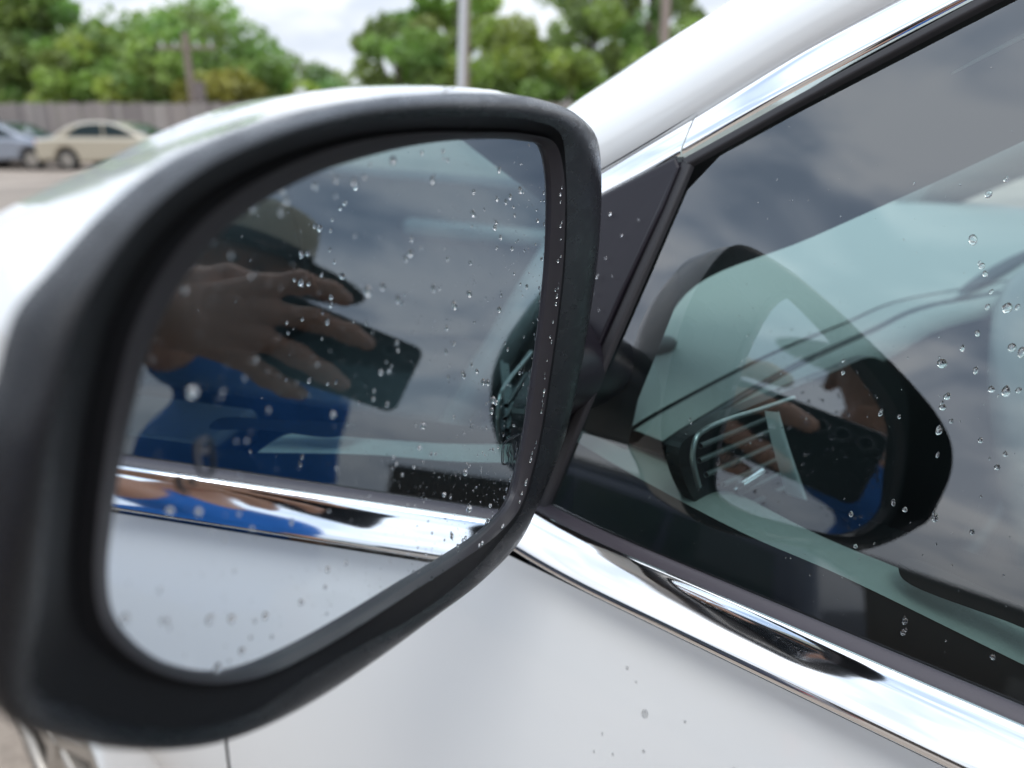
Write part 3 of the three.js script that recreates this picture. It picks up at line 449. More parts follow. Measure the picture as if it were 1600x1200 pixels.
wagon('pale_roof_wagon', 'grey wagon with a bright white roof at the left edge by the fence', SM.grey, SM.white, [[8.0203, -33.0405]][0], YAW);
wagon('navy_wagon', 'dark navy wagon parked in the bay to the left, mirrored low in the side window', SM.navy, SM.navy, [-5.4, -3.6], Math.PI / 2);
{
  const b = tag(base('added_dark_block', [-64, 0, -14]), 'added dark building across the lane, mirrored low in the side window', 'building');  // unseen dark block added to darken the low window reflection
  part('block_body', box(0, 4.6, 0, 12, 9.2, 62), std([0.075, 0.06, 0.05], 0.9), b); part('roof', box(0, 9.3, 0, 12.6, 0.3, 62.6, 0.05), std([0.1, 0.1, 0.1], 0.8), b);
  for (let k = -2; k <= 2; k++) part('block_panel', box(6.02, 1.8, k * 12, 0.08, 3.6, 3.6), std([0.13, 0.12, 0.11], 0.7), b);
}
// cars across the lane, behind the photographer: seen only in the glass and the chrome
sedan('dark_sedan', 'black sedan parked across the lane, mirrored in the side window', SM.dark, [-34, 10], 1.2);
sedan('silver_sedan', 'silver sedan parked across the lane beside the black one', SM.grey, [-33, 14.5], 1.25);

// ---------------------------------------------------------------- poles and signs
const metal = std([0.55, 0.56, 0.57], 0.4, 0.5), wood = std([0.2, 0.16, 0.13], 0.9), woodGrey = std([0.26, 0.21, 0.18], 0.9);
{
  const p = [14.4979, -15.1925], g = new THREE.CylinderGeometry(0.065, 0.095, 9, 20); g.translate(0, 4.5, 0);
  const c = tag(base('light_pole', [p[0], 0, p[1]], YAW), 'tall grey metal light pole above the middle of the mirror', 'light pole');
  c.rotation.set(0, YAW, -0.05); part('pole', g, metal, c); part('base_plate', box(0, 0.02, 0, 0.4, 0.04, 0.4, 0.01), metal, c);
  const a = new THREE.CylinderGeometry(0.03, 0.03, 1.4, 12); a.rotateZ(Math.PI / 2); a.translate(0.7, 8.9, 0); part('arm', a, metal, c); part('lamp_head', box(1.5, 8.88, 0, 0.6, 0.1, 0.3, 0.04), metal, c);
}
function utilityPole(label, [x, z], h, r, lean, rich) {
  const c = tag(base('utility_pole', [x, 0, z], YAW), label, 'utility pole'); c.rotation.set(0, YAW, lean);
  const g = new THREE.CylinderGeometry(r * 0.8, r, h, 14); g.translate(0, h / 2, 0); part('pole', g, rich ? wood : woodGrey, c);
  part('cross_arm', box(0, h - 0.5, 0, 2.2, 0.12, 0.1, 0.02), wood, c);
  for (const s of [-0.9, -0.4, 0.4, 0.9]) { const i = new THREE.CylinderGeometry(0.03, 0.05, 0.16, 10); i.translate(s, h - 0.36, 0); part('insulator', i, metal, c); }
  if (rich) { const t = new THREE.CylinderGeometry(0.22, 0.22, 0.7, 16); t.translate(0.28, h - 2.0, 0); part('transformer', t, std([0.16, 0.13, 0.12], 0.6), c); }
}
utilityPole('brown utility pole with a crossarm standing in front of the round green tree', [14.5987, -29.5952], 4.54, 0.16, 0, true);
utilityPole('grey brown wooden pole close behind the metal light pole', [18.793, -19.3862], 10.5, 0.11, -0.035, false);
utilityPole('brown wooden pole among the trees right of centre', [27.9839, -17.4901], 12, 0.2, 0.02, false);
{
  const a = [20.7644, -31.8251], c = tag(base('white_sign', [a[0], 0, a[1]], YAW), 'small white upright board beyond the fence', 'sign');
  part('panel', box(0, 2.35, 0, 0.42, 1.1, 0.05, 0.01), SM.white, c); part('post', box(0, 0.9, -0.05, 0.08, 1.8, 0.05), metal, c);
  const b = [21.1877, -31.5449], d = tag(base('round_sign', [b[0], 0, b[1]], YAW), 'small pale round sign with a reddish centre beyond the fence', 'sign');
  const g = new THREE.CylinderGeometry(0.3, 0.3, 0.03, 24); g.rotateX(Math.PI / 2); g.translate(0, 2.4, 0); part('disc', g, SM.white, d);
  const k = new THREE.CylinderGeometry(0.15, 0.15, 0.03, 24); k.rotateX(Math.PI / 2); k.translate(0, 2.4, 0.01); part('centre', k, std([0.5, 0.15, 0.12], 0.5), d); part('post', box(0, 1.1, -0.04, 0.06, 2.2, 0.05), metal, d);
}
for (const [label, y, d] of [['upper thin black cable crossing before the trees', 8.0, 34], ['lower thin black cable crossing before the trees', 7.0, 34]]) {
  const pts = Array.from({ length: 9 }, (_, i) => { const s = -40 + i * 10, q = lvl(s, d); return [q[0], y + 0.0007 * s * s, q[1]]; });
  tag(part('overhead_cable', tube(pts, 0.02, 60, 6), M.rubber, scene), label, 'cable', 'cables strung before the trees');
}
// ---------------------------------------------------------------- trees
const leafM = new THREE.MeshPhysicalMaterial({ color: rgb(1, 1, 1), vertexColors: true, roughness: 0.75, transmission: 0.6, thickness: 0, side: THREE.DoubleSide });
const barkM = std([0.13, 0.1, 0.08], 0.95);
function tree(label, [x, z], h, w, o = {}) {
  const c = tag(base('leafy_tree', [x, 0, z], rr(0, 6)), label, 'tree', o.group), low = o.low ?? 0.15, n = o.clumps ?? 26, leaves = o.leaves ?? 260, size = o.size ?? 0.2, tone = o.tone ?? [0.1, 0.17, 0.03];
  const limbs = [tube([[0, 0, 0], [rr(-.1, .1), h * 0.3, rr(-.1, .1)], [rr(-.2, .2), h * 0.6, rr(-.2, .2)], [rr(-.3, .3), h * 0.9, 0]], h * 0.018, 12, 8)];
  const pos = [], col = [], uv = [], nor = [];
  for (let k = 0; k < n; k++) {
    const a = rr(0, 6.283), ph = rr(0, 1), rad = Math.sqrt(rnd()), yy = lerp(low, 0.94, ph), env = Math.sin(Math.PI * Math.min(1, (yy - low * 0.6) / (1.02 - low * 0.6))) ** 0.6;
    const cx = Math.cos(a) * rad * w * 0.5 * env, cz = Math.sin(a) * rad * w * 0.5 * env, cy = yy * h, R = w * rr(0.13, 0.22) * (o.sparse ? 0.8 : 1), shade = rr(0.72, 1.35), warm = rr(-0.25, 0.5);
    if (k % 3 === 0) limbs.push(tube([[0, cy * 0.55, 0], [cx * 0.5, cy * 0.8, cz * 0.5], [cx, cy, cz]], h * 0.006, 6, 5));
    for (let i = 0; i < leaves; i++) {
      const t = rr(0, 6.283), u = rr(-1, 1), rr_ = R * (0.55 + 0.5 * rnd()), q = Math.sqrt(1 - u * u), px = cx + rr_ * q * Math.cos(t), py = cy + rr_ * u * 0.8, pz = cz + rr_ * q * Math.sin(t), s = size * rr(0.6, 1.3);
      const e1 = new THREE.Vector3(rr(-1, 1), rr(-1, 1), rr(-1, 1)).normalize(), e2 = new THREE.Vector3(rr(-1, 1), rr(-1, 1), rr(-1, 1)).cross(e1).normalize(), nn = e1.clone().cross(e2);
      const P = [[-s, 0], [0, -s * 0.55], [s, 0], [0, s * 0.55]].map(([m, v]) => [px + e1.x * m + e2.x * v, py + e1.y * m + e2.y * v, pz + e1.z * m + e2.z * v]);
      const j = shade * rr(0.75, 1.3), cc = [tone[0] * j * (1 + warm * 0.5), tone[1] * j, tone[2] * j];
      for (const m of [0, 1, 2, 0, 2, 3]) { pos.push(...P[m]); col.push(...cc); nor.push(nn.x, nn.y, nn.z); uv.push(0, 0); }
    }
  }
  const g = new THREE.BufferGeometry();
  g.setAttribute('position', new THREE.Float32BufferAttribute(pos, 3)); g.setAttribute('normal', new THREE.Float32BufferAttribute(nor, 3)); g.setAttribute('color', new THREE.Float32BufferAttribute(col, 3)); g.setAttribute('uv', new THREE.Float32BufferAttribute(uv, 2));
  part('trunk', limbs, barkM, c); part('crown', g, leafM, c);
  return c;
}
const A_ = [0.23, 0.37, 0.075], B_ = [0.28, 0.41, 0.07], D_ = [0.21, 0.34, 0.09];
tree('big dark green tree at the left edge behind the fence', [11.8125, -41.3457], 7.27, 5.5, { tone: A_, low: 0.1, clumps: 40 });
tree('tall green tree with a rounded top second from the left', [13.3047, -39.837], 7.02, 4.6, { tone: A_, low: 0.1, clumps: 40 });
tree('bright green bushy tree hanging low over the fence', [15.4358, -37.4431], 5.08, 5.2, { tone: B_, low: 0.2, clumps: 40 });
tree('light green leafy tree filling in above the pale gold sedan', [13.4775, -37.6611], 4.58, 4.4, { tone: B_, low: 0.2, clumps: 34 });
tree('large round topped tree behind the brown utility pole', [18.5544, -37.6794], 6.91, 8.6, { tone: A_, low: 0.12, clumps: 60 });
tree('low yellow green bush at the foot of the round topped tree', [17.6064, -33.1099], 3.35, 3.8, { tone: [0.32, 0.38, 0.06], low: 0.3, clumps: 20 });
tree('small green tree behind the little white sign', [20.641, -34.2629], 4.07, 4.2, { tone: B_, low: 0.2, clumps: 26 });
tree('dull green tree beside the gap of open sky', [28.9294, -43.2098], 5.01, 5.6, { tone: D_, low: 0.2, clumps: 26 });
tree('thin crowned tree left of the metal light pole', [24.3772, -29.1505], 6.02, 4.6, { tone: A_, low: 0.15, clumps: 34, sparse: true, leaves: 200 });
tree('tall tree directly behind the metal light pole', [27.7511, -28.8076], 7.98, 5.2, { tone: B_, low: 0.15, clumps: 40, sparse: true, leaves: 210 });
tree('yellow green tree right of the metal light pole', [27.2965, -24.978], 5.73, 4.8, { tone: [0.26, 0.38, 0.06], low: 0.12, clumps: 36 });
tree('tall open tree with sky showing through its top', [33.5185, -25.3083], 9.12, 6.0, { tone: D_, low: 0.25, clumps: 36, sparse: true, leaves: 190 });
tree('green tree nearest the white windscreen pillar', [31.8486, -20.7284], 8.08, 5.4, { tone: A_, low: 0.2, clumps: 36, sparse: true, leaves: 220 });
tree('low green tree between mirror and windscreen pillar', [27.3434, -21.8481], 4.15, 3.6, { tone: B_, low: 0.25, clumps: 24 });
{ // a row across the lane, behind the photographer, mirrored in the side window
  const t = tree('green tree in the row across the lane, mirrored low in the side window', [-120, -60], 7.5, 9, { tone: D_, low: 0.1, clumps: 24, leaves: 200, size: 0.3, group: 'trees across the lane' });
  for (const [x, z, s] of [[-118, -38, 1.1], [-124, -12, 0.9], [-119, 14, 1.15], [-121, 40, 0.95], [-112, 66, 1.1], [-96, 90, 1.05], [-70, 112, 0.95]]) { const q = t.clone(); q.name = numbered('leafy_tree'); q.position.set(x, 0, z); q.rotation.y = rr(0, 6); q.scale.setScalar(s); scene.add(q); }
}

// ---------------------------------------------------------------- the photographer and the phone
// local axes of the figure: x = right hand side, y up, z = behind; the lens is at (0, HC, 0)
const L2W = (x, z) => [RT[0] * x - FW[0] * z, RT[1] * x - FW[1] * z];
const c2l = (x, y, z) => [x, HC + y * 0.9478 + z * 0.319, -y * 0.319 + z * 0.9478];   // from the phone's own axes
function sdfMesh(bones, [cx, cy, cz], half, res, k) {
  const mc = new MarchingCubes(res, new THREE.MeshBasicMaterial(), false, false, 400000), F = mc.field, h2 = res / 2;
  for (let z = 0, i = 0; z < res; z++) for (let y = 0; y < res; y++) for (let x = 0; x < res; x++, i++) {
    const px = cx + (x - h2) / h2 * half, py = cy + (y - h2) / h2 * half, pz = cz + (z - h2) / h2 * half;
    let d = 1e3;
    for (const [a, b, r0, r1, sx] of bones) {
      const bx = b[0] - a[0], by = b[1] - a[1], bz = b[2] - a[2], qx = px - a[0], qy = py - a[1], qz = pz - a[2], l = bx * bx + by * by + bz * bz, t = l ? Math.min(1, Math.max(0, (qx * bx + qy * by + qz * bz) / l)) : 0;
      const ex = (qx - bx * t) / (sx ?? 1), ey = qy - by * t, ez = qz - bz * t, e = Math.sqrt(ex * ex + ey * ey + ez * ez) - r0 - (r1 - r0) * t;
      const m = Math.max(k - Math.abs(d - e), 0) / k; d = Math.min(d, e) - m * m * k * 0.25;
    }
    F[i] = -d;
  }
  mc.isolation = 0; mc.update();
  const n = mc.count, g = new THREE.BufferGeometry(), p = mc.positionArray.slice(0, n * 3), nr = mc.normalArray.slice(0, n * 3);
  for (let i = 0; i < n; i++) { p[i * 3] = p[i * 3] * half + cx; p[i * 3 + 1] = p[i * 3 + 1] * half + cy; p[i * 3 + 2] = p[i * 3 + 2] * half + cz; }
  g.setAttribute('position', new THREE.BufferAttribute(p, 3)); g.setAttribute('normal', new THREE.BufferAttribute(nr, 3)); const uv = new Float32Array(n * 2); for (let i = 0; i < n; i++) { uv[i * 2] = (p[i * 3] + p[i * 3 + 2]) * 1.3; uv[i * 2 + 1] = p[i * 3 + 1] * 0.9; }
  g.setAttribute('uv', new THREE.BufferAttribute(uv, 2));
  return g;
}
{
  const bx = -0.02, bz = 0.66, o = L2W(bx, bz), P = tag(base('person', [o[0], 0, o[1]], YAW), 'photographer in a blue shirt and brimmed hat holding up a phone, mirrored in the glass', 'person');
  const put = (name, geo, mat, parent = P) => { const gs = [].concat(geo).map((g) => { g = g.index ? g.toNonIndexed() : g; g.translate(-bx, 0, -bz); return g; }); return part(name, gs, mat, parent); };
  const Y = HC - 1.08, up = ([x, y, z]) => [x + 0.05, y + Y - 0.03, z], hd = [0.03, 1.345 + Y, 0.545], shR = [-0.03, 1.155 + Y, 0.61], shL = [-0.135, 1.145 + Y, 0.61], elR = [0.235, 1.165 + Y, 0.4], wr = c2l(0.191, -0.0525, 0.03), elL = [-0.215, 0.86 + Y, 0.68], wrL = [-0.21, 0.63 + Y, 0.6];
  const hipR = [0.02, 0.96, 0.71], hipL = [-0.16, 0.96, 0.71], knR = [0.05, 0.53, 0.66], knL = [-0.18, 0.53, 0.66], anR = [0.06, 0.09, 0.68], anL = [-0.18, 0.09, 0.68];
  const torso = (g) => [[[-0.075, 1.0, 0.71], [-0.08, 1.0 + Y, 0.68], 0.092 + g, 0.097 + g, 1.15], [[-0.08, 1.0 + Y, 0.68], [-0.085, 1.1 + Y, 0.63], 0.097 + g, 0.085 + g, 1.15], [shL, shR, 0.062 + g, 0.062 + g]];
  const body = sdfMesh([...torso(0), [[-0.08, 1.13 + Y, 0.61], up([-0.02, 1.28, 0.57]), 0.055, 0.05], [up([-0.02, 1.26, 0.575]), hd, 0.05, 0.05],
    [shR, elR, 0.05, 0.04], [elR, wr, 0.041, 0.027], [shL, elL, 0.05, 0.04], [elL, wrL, 0.04, 0.027], [wrL, [-0.21, 0.57 + Y, 0.57], 0.03, 0.02],
    [hipR, knR, 0.085, 0.055], [knR, anR, 0.055, 0.036], [hipL, knL, 0.085, 0.055], [knL, anL, 0.055, 0.036]], [0.02, 0.86, 0.55], 0.9, 140, 0.04);
  const head = sdfMesh([[[-0.02, 1.40, 0.565], [-0.02, 1.385, 0.53], 0.082, 0.08], [[-0.02, 1.33, 0.505], [-0.02, 1.31, 0.485], 0.052, 0.036], [[-0.02, 1.375, 0.455], [-0.02, 1.345, 0.432], 0.009, 0.014],
    [[-0.055, 1.392, 0.462], [0.015, 1.392, 0.462], 0.012, 0.012], [[-0.04, 1.315, 0.452], [0, 1.315, 0.452], 0.008, 0.008], [[-0.105, 1.375, 0.55], [-0.108, 1.345, 0.55], 0.012, 0.009], [[0.065, 1.375, 0.55], [0.068, 1.345, 0.55], 0.012, 0.009], [[-0.02, 1.24, 0.58], [-0.02, 1.33, 0.55], 0.052, 0.05]].map(([a, b, ...r]) => [up(a), up(b), ...r]), [0.03, 1.32 + Y, 0.53], 0.18, 100, 0.016);
  const C = (x, y, z) => c2l(x + 0.041, y - 0.0165, z), f = (pts, r) => pts.slice(1).map((b, i) => [C(...pts[i]), C(...b), r[i], r[i + 1]]);
  const hand = sdfMesh([...f([[0.165, -0.038, 0.032], [0.145, -0.034, 0.026], [0.115, -0.02, 0.016]], [0.026, 0.025, 0.022]),
    ...f([[0.12, -0.014, 0.018], [0.074, 0.028, 0.013]], [0.018, 0.0125]), ...f([[0.12, -0.018, 0.016], [0.068, 0.008, 0.011]], [0.018, 0.013]), ...f([[0.12, -0.024, 0.016], [0.066, -0.014, 0.012]], [0.018, 0.0125]), ...f([[0.12, -0.03, 0.018], [0.07, -0.036, 0.015]], [0.017, 0.0115]),
    ...f([[0.074, 0.028, 0.013], [0.05, 0.045, 0.009], [0.024, 0.0475, 0.012], [0.01, 0.046, 0.017]], [0.0108, 0.0098, 0.009, 0.0078]),
    ...f([[0.068, 0.008, 0.011], [0.028, 0.016, 0.0065], [-0.004, 0.0155, 0.0105], [-0.022, 0.0125, 0.0145]], [0.011, 0.0102, 0.0092, 0.008]),
    ...f([[0.066, -0.014, 0.012], [0.03, -0.02, 0.0065], [0.002, -0.028, 0.0105], [-0.016, -0.0335, 0.0145]], [0.011, 0.0102, 0.0092, 0.008]),
    ...f([[0.07, -0.036, 0.015], [0.044, -0.047, 0.011], [0.025, -0.052, 0.014], [0.012, -0.054, 0.018]], [0.0098, 0.009, 0.008, 0.007]),
    ...f([[0.135, -0.02, 0.026], [0.118, 0.012, 0.036], [0.095, 0.03, 0.043], [0.068, 0.034, 0.0445]], [0.018, 0.0135, 0.0105, 0.009])], C(0.07, -0.008, 0.022), 0.125, 104, 0.007);
  const nod = (g) => { g.translate(0, -1.27 - Y, -0.56); g.rotateX(-0.2); g.translate(0, 1.27 + Y, 0.56); return g; };
  put('body', [body, nod(head), hand], M.skin);
  put('shirt', sdfMesh([...torso(0.016), [shR, lerp3(shR, elR, 0.3), 0.064, 0.06], [shL, lerp3(shL, elL, 0.62), 0.07, 0.062], [[-0.075, 0.95, 0.72], [-0.075, 1.05, 0.715], 0.11, 0.11, 1.15]], [-0.06, 1.14, 0.62], 0.42, 90, 0.03), std([0.02, 0.16, 0.52], 0.85, 0, { bumpMap: smudgeTex, bumpScale: 0.05 }));
  put('trousers', sdfMesh([[hipL, hipR, 0.11, 0.11], [hipR, knR, 0.1, 0.075], [knR, anR, 0.075, 0.062], [hipL, knL, 0.1, 0.075], [knL, anL, 0.075, 0.062]], [-0.02, 0.55, 0.68], 0.58, 90, 0.03), std([0.045, 0.045, 0.05], 0.9));
  for (const a of [anR, anL]) put('shoe', sdfMesh([[[a[0], 0.055, a[2] + 0.05], [a[0], 0.045, a[2] - 0.16], 0.045, 0.035, 1.1], [[a[0], 0.1, a[2]], [a[0], 0.05, a[2] - 0.02], 0.045, 0.045]], [a[0], 0.06, a[2] - 0.06], 0.2, 40, 0.03), std([0.06, 0.05, 0.045], 0.7));
  const brim = new THREE.LatheGeometry(smoothProfile([[0.085, 0.012], [0.1, 0.002], [0.145, -0.008], [0.186, -0.016], [0.19, -0.018], [0.185, -0.021], [0.14, -0.013], [0.085, 0.0]], 24).map((p) => new THREE.Vector2(...p)), 48); brim.scale(0.98, 1, 1.1);
  const crown = new THREE.LatheGeometry(smoothProfile([[0.098, 0], [0.096, 0.03], [0.09, 0.07], [0.078, 0.098], [0.05, 0.108], [0.0005, 0.104]], 24).map((p) => new THREE.Vector2(...p)), 40); crown.scale(0.96, 1, 1.1);
  const band = new THREE.LatheGeometry([[0.0985, 0.002], [0.1, 0.006], [0.0985, 0.026], [0.0965, 0.028]].map((p) => new THREE.Vector2(...p)), 40); band.scale(0.965, 1, 1.1);
  const hp = (g) => { g.rotateX(-0.24); g.translate(0.03, 1.385 + Y, 0.545); return g; };
  const hat = put('hat', hp(crown), std([0.6, 0.55, 0.41], 0.9)); put('brim', hp(brim), std([0.035, 0.032, 0.03], 0.9), hat); put('band', hp(band), std([0.05, 0.045, 0.04], 0.8), hat);
  for (const s of [-1, 1]) { const e = new THREE.SphereGeometry(0.011, 16, 12); e.translate(0.03 + s * 0.031, 1.348 + Y, 0.463); put('eye', nod(e), std([0.3, 0.25, 0.22], 0.2)); }
  for (const [p, q] of [[[0.013, 0.0463, 0.0095], 0.1], [[-0.018, 0.0132, 0.0072], -0.1], [[-0.012, -0.032, 0.0072], -0.35], [[0.0145, -0.0535, 0.0115], -0.3]]) { const e = new THREE.SphereGeometry(1, 16, 10); e.scale(0.0065, 0.0047, 0.0016); e.rotateZ(-q); e.rotateX(-0.3246); e.translate(...C(...p)); put('fingernail', e, phy([0.62, 0.38, 0.3], 0.25, {})); }
  // phone
  const ph = tag(base('phone', [0.0049, 1.3268, 0.0565]), 'black phone held up in the photographer\'s right hand', 'phone');
  ph.rotation.order = 'YXZ'; ph.rotation.set(camera.rotation.x, camera.rotation.y, 0.05);
  const card = (w, h, r, d, bev) => { const q = new THREE.Shape(), a = w / 2, b = h / 2; q.moveTo(-a + r, -b); q.lineTo(a - r, -b); q.absarc(a - r, -b + r, r, -Math.PI / 2, 0); q.lineTo(a, b - r); q.absarc(a - r, b - r, r, 0, Math.PI / 2); q.lineTo(-a + r, b); q.absarc(-a + r, b - r, r, Math.PI / 2, Math.PI); q.lineTo(-a, -b + r); q.absarc(-a + r, -b + r, r, Math.PI, 1.5 * Math.PI); const g = new THREE.ExtrudeGeometry(q, { depth: d - 2 * bev, bevelEnabled: true, bevelSize: bev, bevelOffset: -bev, bevelThickness: bev, bevelSegments: 4, curveSegments: 8 }); g.translate(0, 0, -d / 2 + bev); return g; };
  part('case', card(0.165, 0.076, 0.0105, 0.009, 0.003), phy([0.008, 0.009, 0.011], 0.3, { specularIntensity: 0.7 }), ph);
  part('screen', card(0.158, 0.07, 0.008, 0.0006, 0.0001).translate(0, 0, 0.0047), phy([0.02, 0.02, 0.022], 0.05, {}), ph);
  for (const [x, y] of [[-0.068, 0.024], [-0.05, 0.024], [-0.032, 0.024]]) { const r = new THREE.CylinderGeometry(0.0068, 0.0072, 0.0022, 28); r.rotateX(Math.PI / 2); r.translate(x, y, -0.005); const m = part('lens_ring', r, M.slat, ph); const g = new THREE.CylinderGeometry(0.005, 0.005, 0.0006, 24); g.rotateX(Math.PI / 2); g.translate(x, y, -0.0063); part('lens', g, phy([0.005, 0.006, 0.01], 0.02, {}), m); }
}

// ---------------------------------------------------------------- rain drops
const dropGeo = [0.75, 0.9, 0.6, 0.2].map((h, k) => {
  const pts = [[0.0005, 0]]; for (let i = 0; i <= 9; i++) { const a = i / 9 * Math.PI / 2; pts.push([Math.cos(a) * (1 - 0.04 * Math.sin(3 * a)), Math.sin(a) * h + 0.02]); } pts[pts.length - 1][0] = 0.0005;
  const g = new THREE.LatheGeometry(pts.map((p) => new THREE.Vector2(...p)), 18); g.rotateX(Math.PI / 2);
  if (k === 1) { const P = g.attributes.position; for (let i = 0; i < P.count; i++) { const y = P.getY(i); P.setX(i, P.getX(i) * (1 - 0.28 * y)); } g.computeVertexNormals(); }
  return g;
});
function drop_(pos, normal, r, stretch, label, group, tilt = 0, flat = false, again = false) {
  const m = new THREE.Mesh(dropGeo[flat ? 3 : Math.floor(rnd() * 3)], M.water); m.name = numbered('water_drop');
  const up = new THREE.Vector3(0, 1, 0), n = normal.clone().normalize(), x = up.clone().cross(n).normalize(), y = n.clone().cross(x);
  m.quaternion.setFromRotationMatrix(new THREE.Matrix4().makeBasis(x, y, n)); m.rotateZ(tilt + rr(-0.12, 0.12));
  m.position.copy(pos).addScaledVector(n, 0.00004); m.scale.set(r * rr(0.85, 1.1), r * stretch, r * rr(0.85, 1.05));
  scene.add(tag(m, label, 'water drop', group));
  if (group && !flat && !again && r > 0.00045 && rnd() < 0.16) drop_(pos.clone().addScaledVector(x, r * rr(-1, 1)).addScaledVector(y, r * rr(0.7, 1.5)), normal, r * rr(0.4, 0.75), rr(1.2, 2), label, group, tilt, false, true);
}
const inside = (u, v) => { let c = false; for (let i = 0, j = 31; i < 32; j = i++) { const [x1, y1] = RIM[i], [x2, y2] = RIM[j]; if ((y1 > v) !== (y2 > v) && u < (x2 - x1) * (v - y1) / (y2 - y1) + x1) c = !c; } return c; };
{
  const lab = 'small clear rain drop on the mirror glass', grp = 'rain drops on the mirror glass';
  const named = [[[8.9361, 18.5893], 1.05, 'large clear rain drop on the mirror glass right of the mirrored hat brim'], [[-39.9211, 10.7665], 0.95, 'bright oval rain drop on the mirror glass over the mirrored blue shirt'], [[69.3568, -26.1876], 1.05, 'large clear rain drop low on the right of the mirror glass above the etched sign'], [[55.5501, -56.6503], 0.95, 'long clear rain drop on the mirror glass over the mirrored chrome strip'], [[-41.7189, -33.1413], 0.85, 'left one of two rain drops over the mirrored white door at the bottom'], [[-36.7998, -36.2002], 0.85, 'right one of two rain drops over the mirrored white door at the bottom'], [[-41.2724, -44.1787], 0.8, 'rain drop at the very bottom edge of the mirror glass']];
  for (const [[u, v], r, l] of named) drop_(onMirror(u, v), MN, r / 1000, 1.25, l);
  const at = [[40.0478, 46.7938], [30.7624, 46.6284], [19.2721, 45.3751], [11.1686, 44.9148], [8.8481, 42.4724], [5.3857, 41.6616], [-0.2468, 42.4944], [69.7717, 40.9394], [55.4713, 36.1595], [-15.6172, 41.5038], [-14.6267, 39.7396], [-6.5625, 41.808], [-22.4629, 39.5121], [-23.1098, 39.1366], [-16.3283, 37.6217], [-32.6216, 34.7566], [35.1253, 40.2741], [83.6325, 34.4954], [77.0038, 33.1848], [68.66, 33.3156], [55.296, 30.6065], [74.2405, 31.9854], [96.8372, 24.4497], [80.3192, 27.6449], [68.6215, 26.8653], [67.9187, 25.5317], [71.6216, 22.4172], [69.3912, 19.8158], [79.3159, 18.0978], [42.3055, 20.5753], [54.2774, 17.7676], [23.6399, 23.35], [14.3729, 18.5877], [25.5237, 24.4117], [26.1258, 27.4404], [20.2503, 14.5242], [35.5689, 14.2611], [38.6009, 13.8677], [45.9798, 7.7477], [53.7993, 9.5087], [73.0324, 5.2846], [72.0307, 1.2625], [90.6593, 4.7538], [41.8199, -3.7847], [45.7791, -2.6842], [55.8154, -11.2155], [58.8967, -13.9968], [51.5053, -13.1864], [65.7627, -19.5591], [62.9297, -18.5058], [42.1057, 2.5767], [78.3993, -12.553], [42.8559, -11.1965], [12.799, -1.084], [16.07, -1.7128], [19.8713, 2.4416], [19.4023, 4.2853], [14.9908, -9.6628], [46.0407, -23.7095], [56.3728, -30.5043], [84.8799, -40.141], [71.5416, -27.7332], [68.6862, -29.4962], [87.8175, -22.9432], [30.4314, -20.5842], [27.1624, -19.06], [9.5817, -6.6239], [-4.6792, -5.4812], [34.3901, -30.2827], [28.533, -26.1393], [18.1367, -26.3873], [26.0542, -30.5579], [56.3552, -29.8955], [70.2011, -43.0446], [52.9138, -43.4082], [41.0192, -45.2852], [69.4012, -62.115], [68.3367, -67.3531], [22.5866, -39.9926], [45.4007, -60.8236], [48.8137, -65.8468], [-19.2635, -24.3207], [-47.1152, -8.0098], [-41.4542, -10.9778], [-31.2411, -40.2654], [-28.3096, -40.9547], [-32.6143, -43.2781], [-27.0993, -46.8767], [-35.1617, -44.693], [-51.3134, -27.281], [-9.0172, -41.0534], [-18.1272, -44.1101], [-10.1956, -45.0134], [-2.7789, -42.8999], [-57.81, -22.5404], [-50.3146, -27.6739]];
  for (const [u, v] of at) if (inside(u, v)) drop_(onMirror(u, v), MN, rr(0.36, 0.8) / 1000, rr(1.05, 1.6), lab, grp);
}
{
  const g = dropGeo[2], im = new THREE.InstancedMesh(g, M.water, 1500), mtx = new THREE.Matrix4(), b = new THREE.Matrix4().makeBasis(MU, MV, MN); let n = 0;
  while (n < 1500) { const u = rr(-60, 122), v = rr(-74, 52); if (!inside(u, v) || rnd() > 0.25 + 0.75 * smooth(-10, -50, v) * smooth(-20, 50, u)) continue; const r = (n < 150 ? rr(0.18, 0.42) : rr(0.05, 0.16)) / 1000; mtx.copy(b).scale(new THREE.Vector3(r, r * rr(1, 1.5), r)).setPosition(onMirror(u, v)); im.setMatrixAt(n++, mtx); }
  im.name = 'fine_spray'; scene.add(tag(im, 'fine spray of tiny droplets over the mirror glass', 'spray', null, 'stuff'));
}
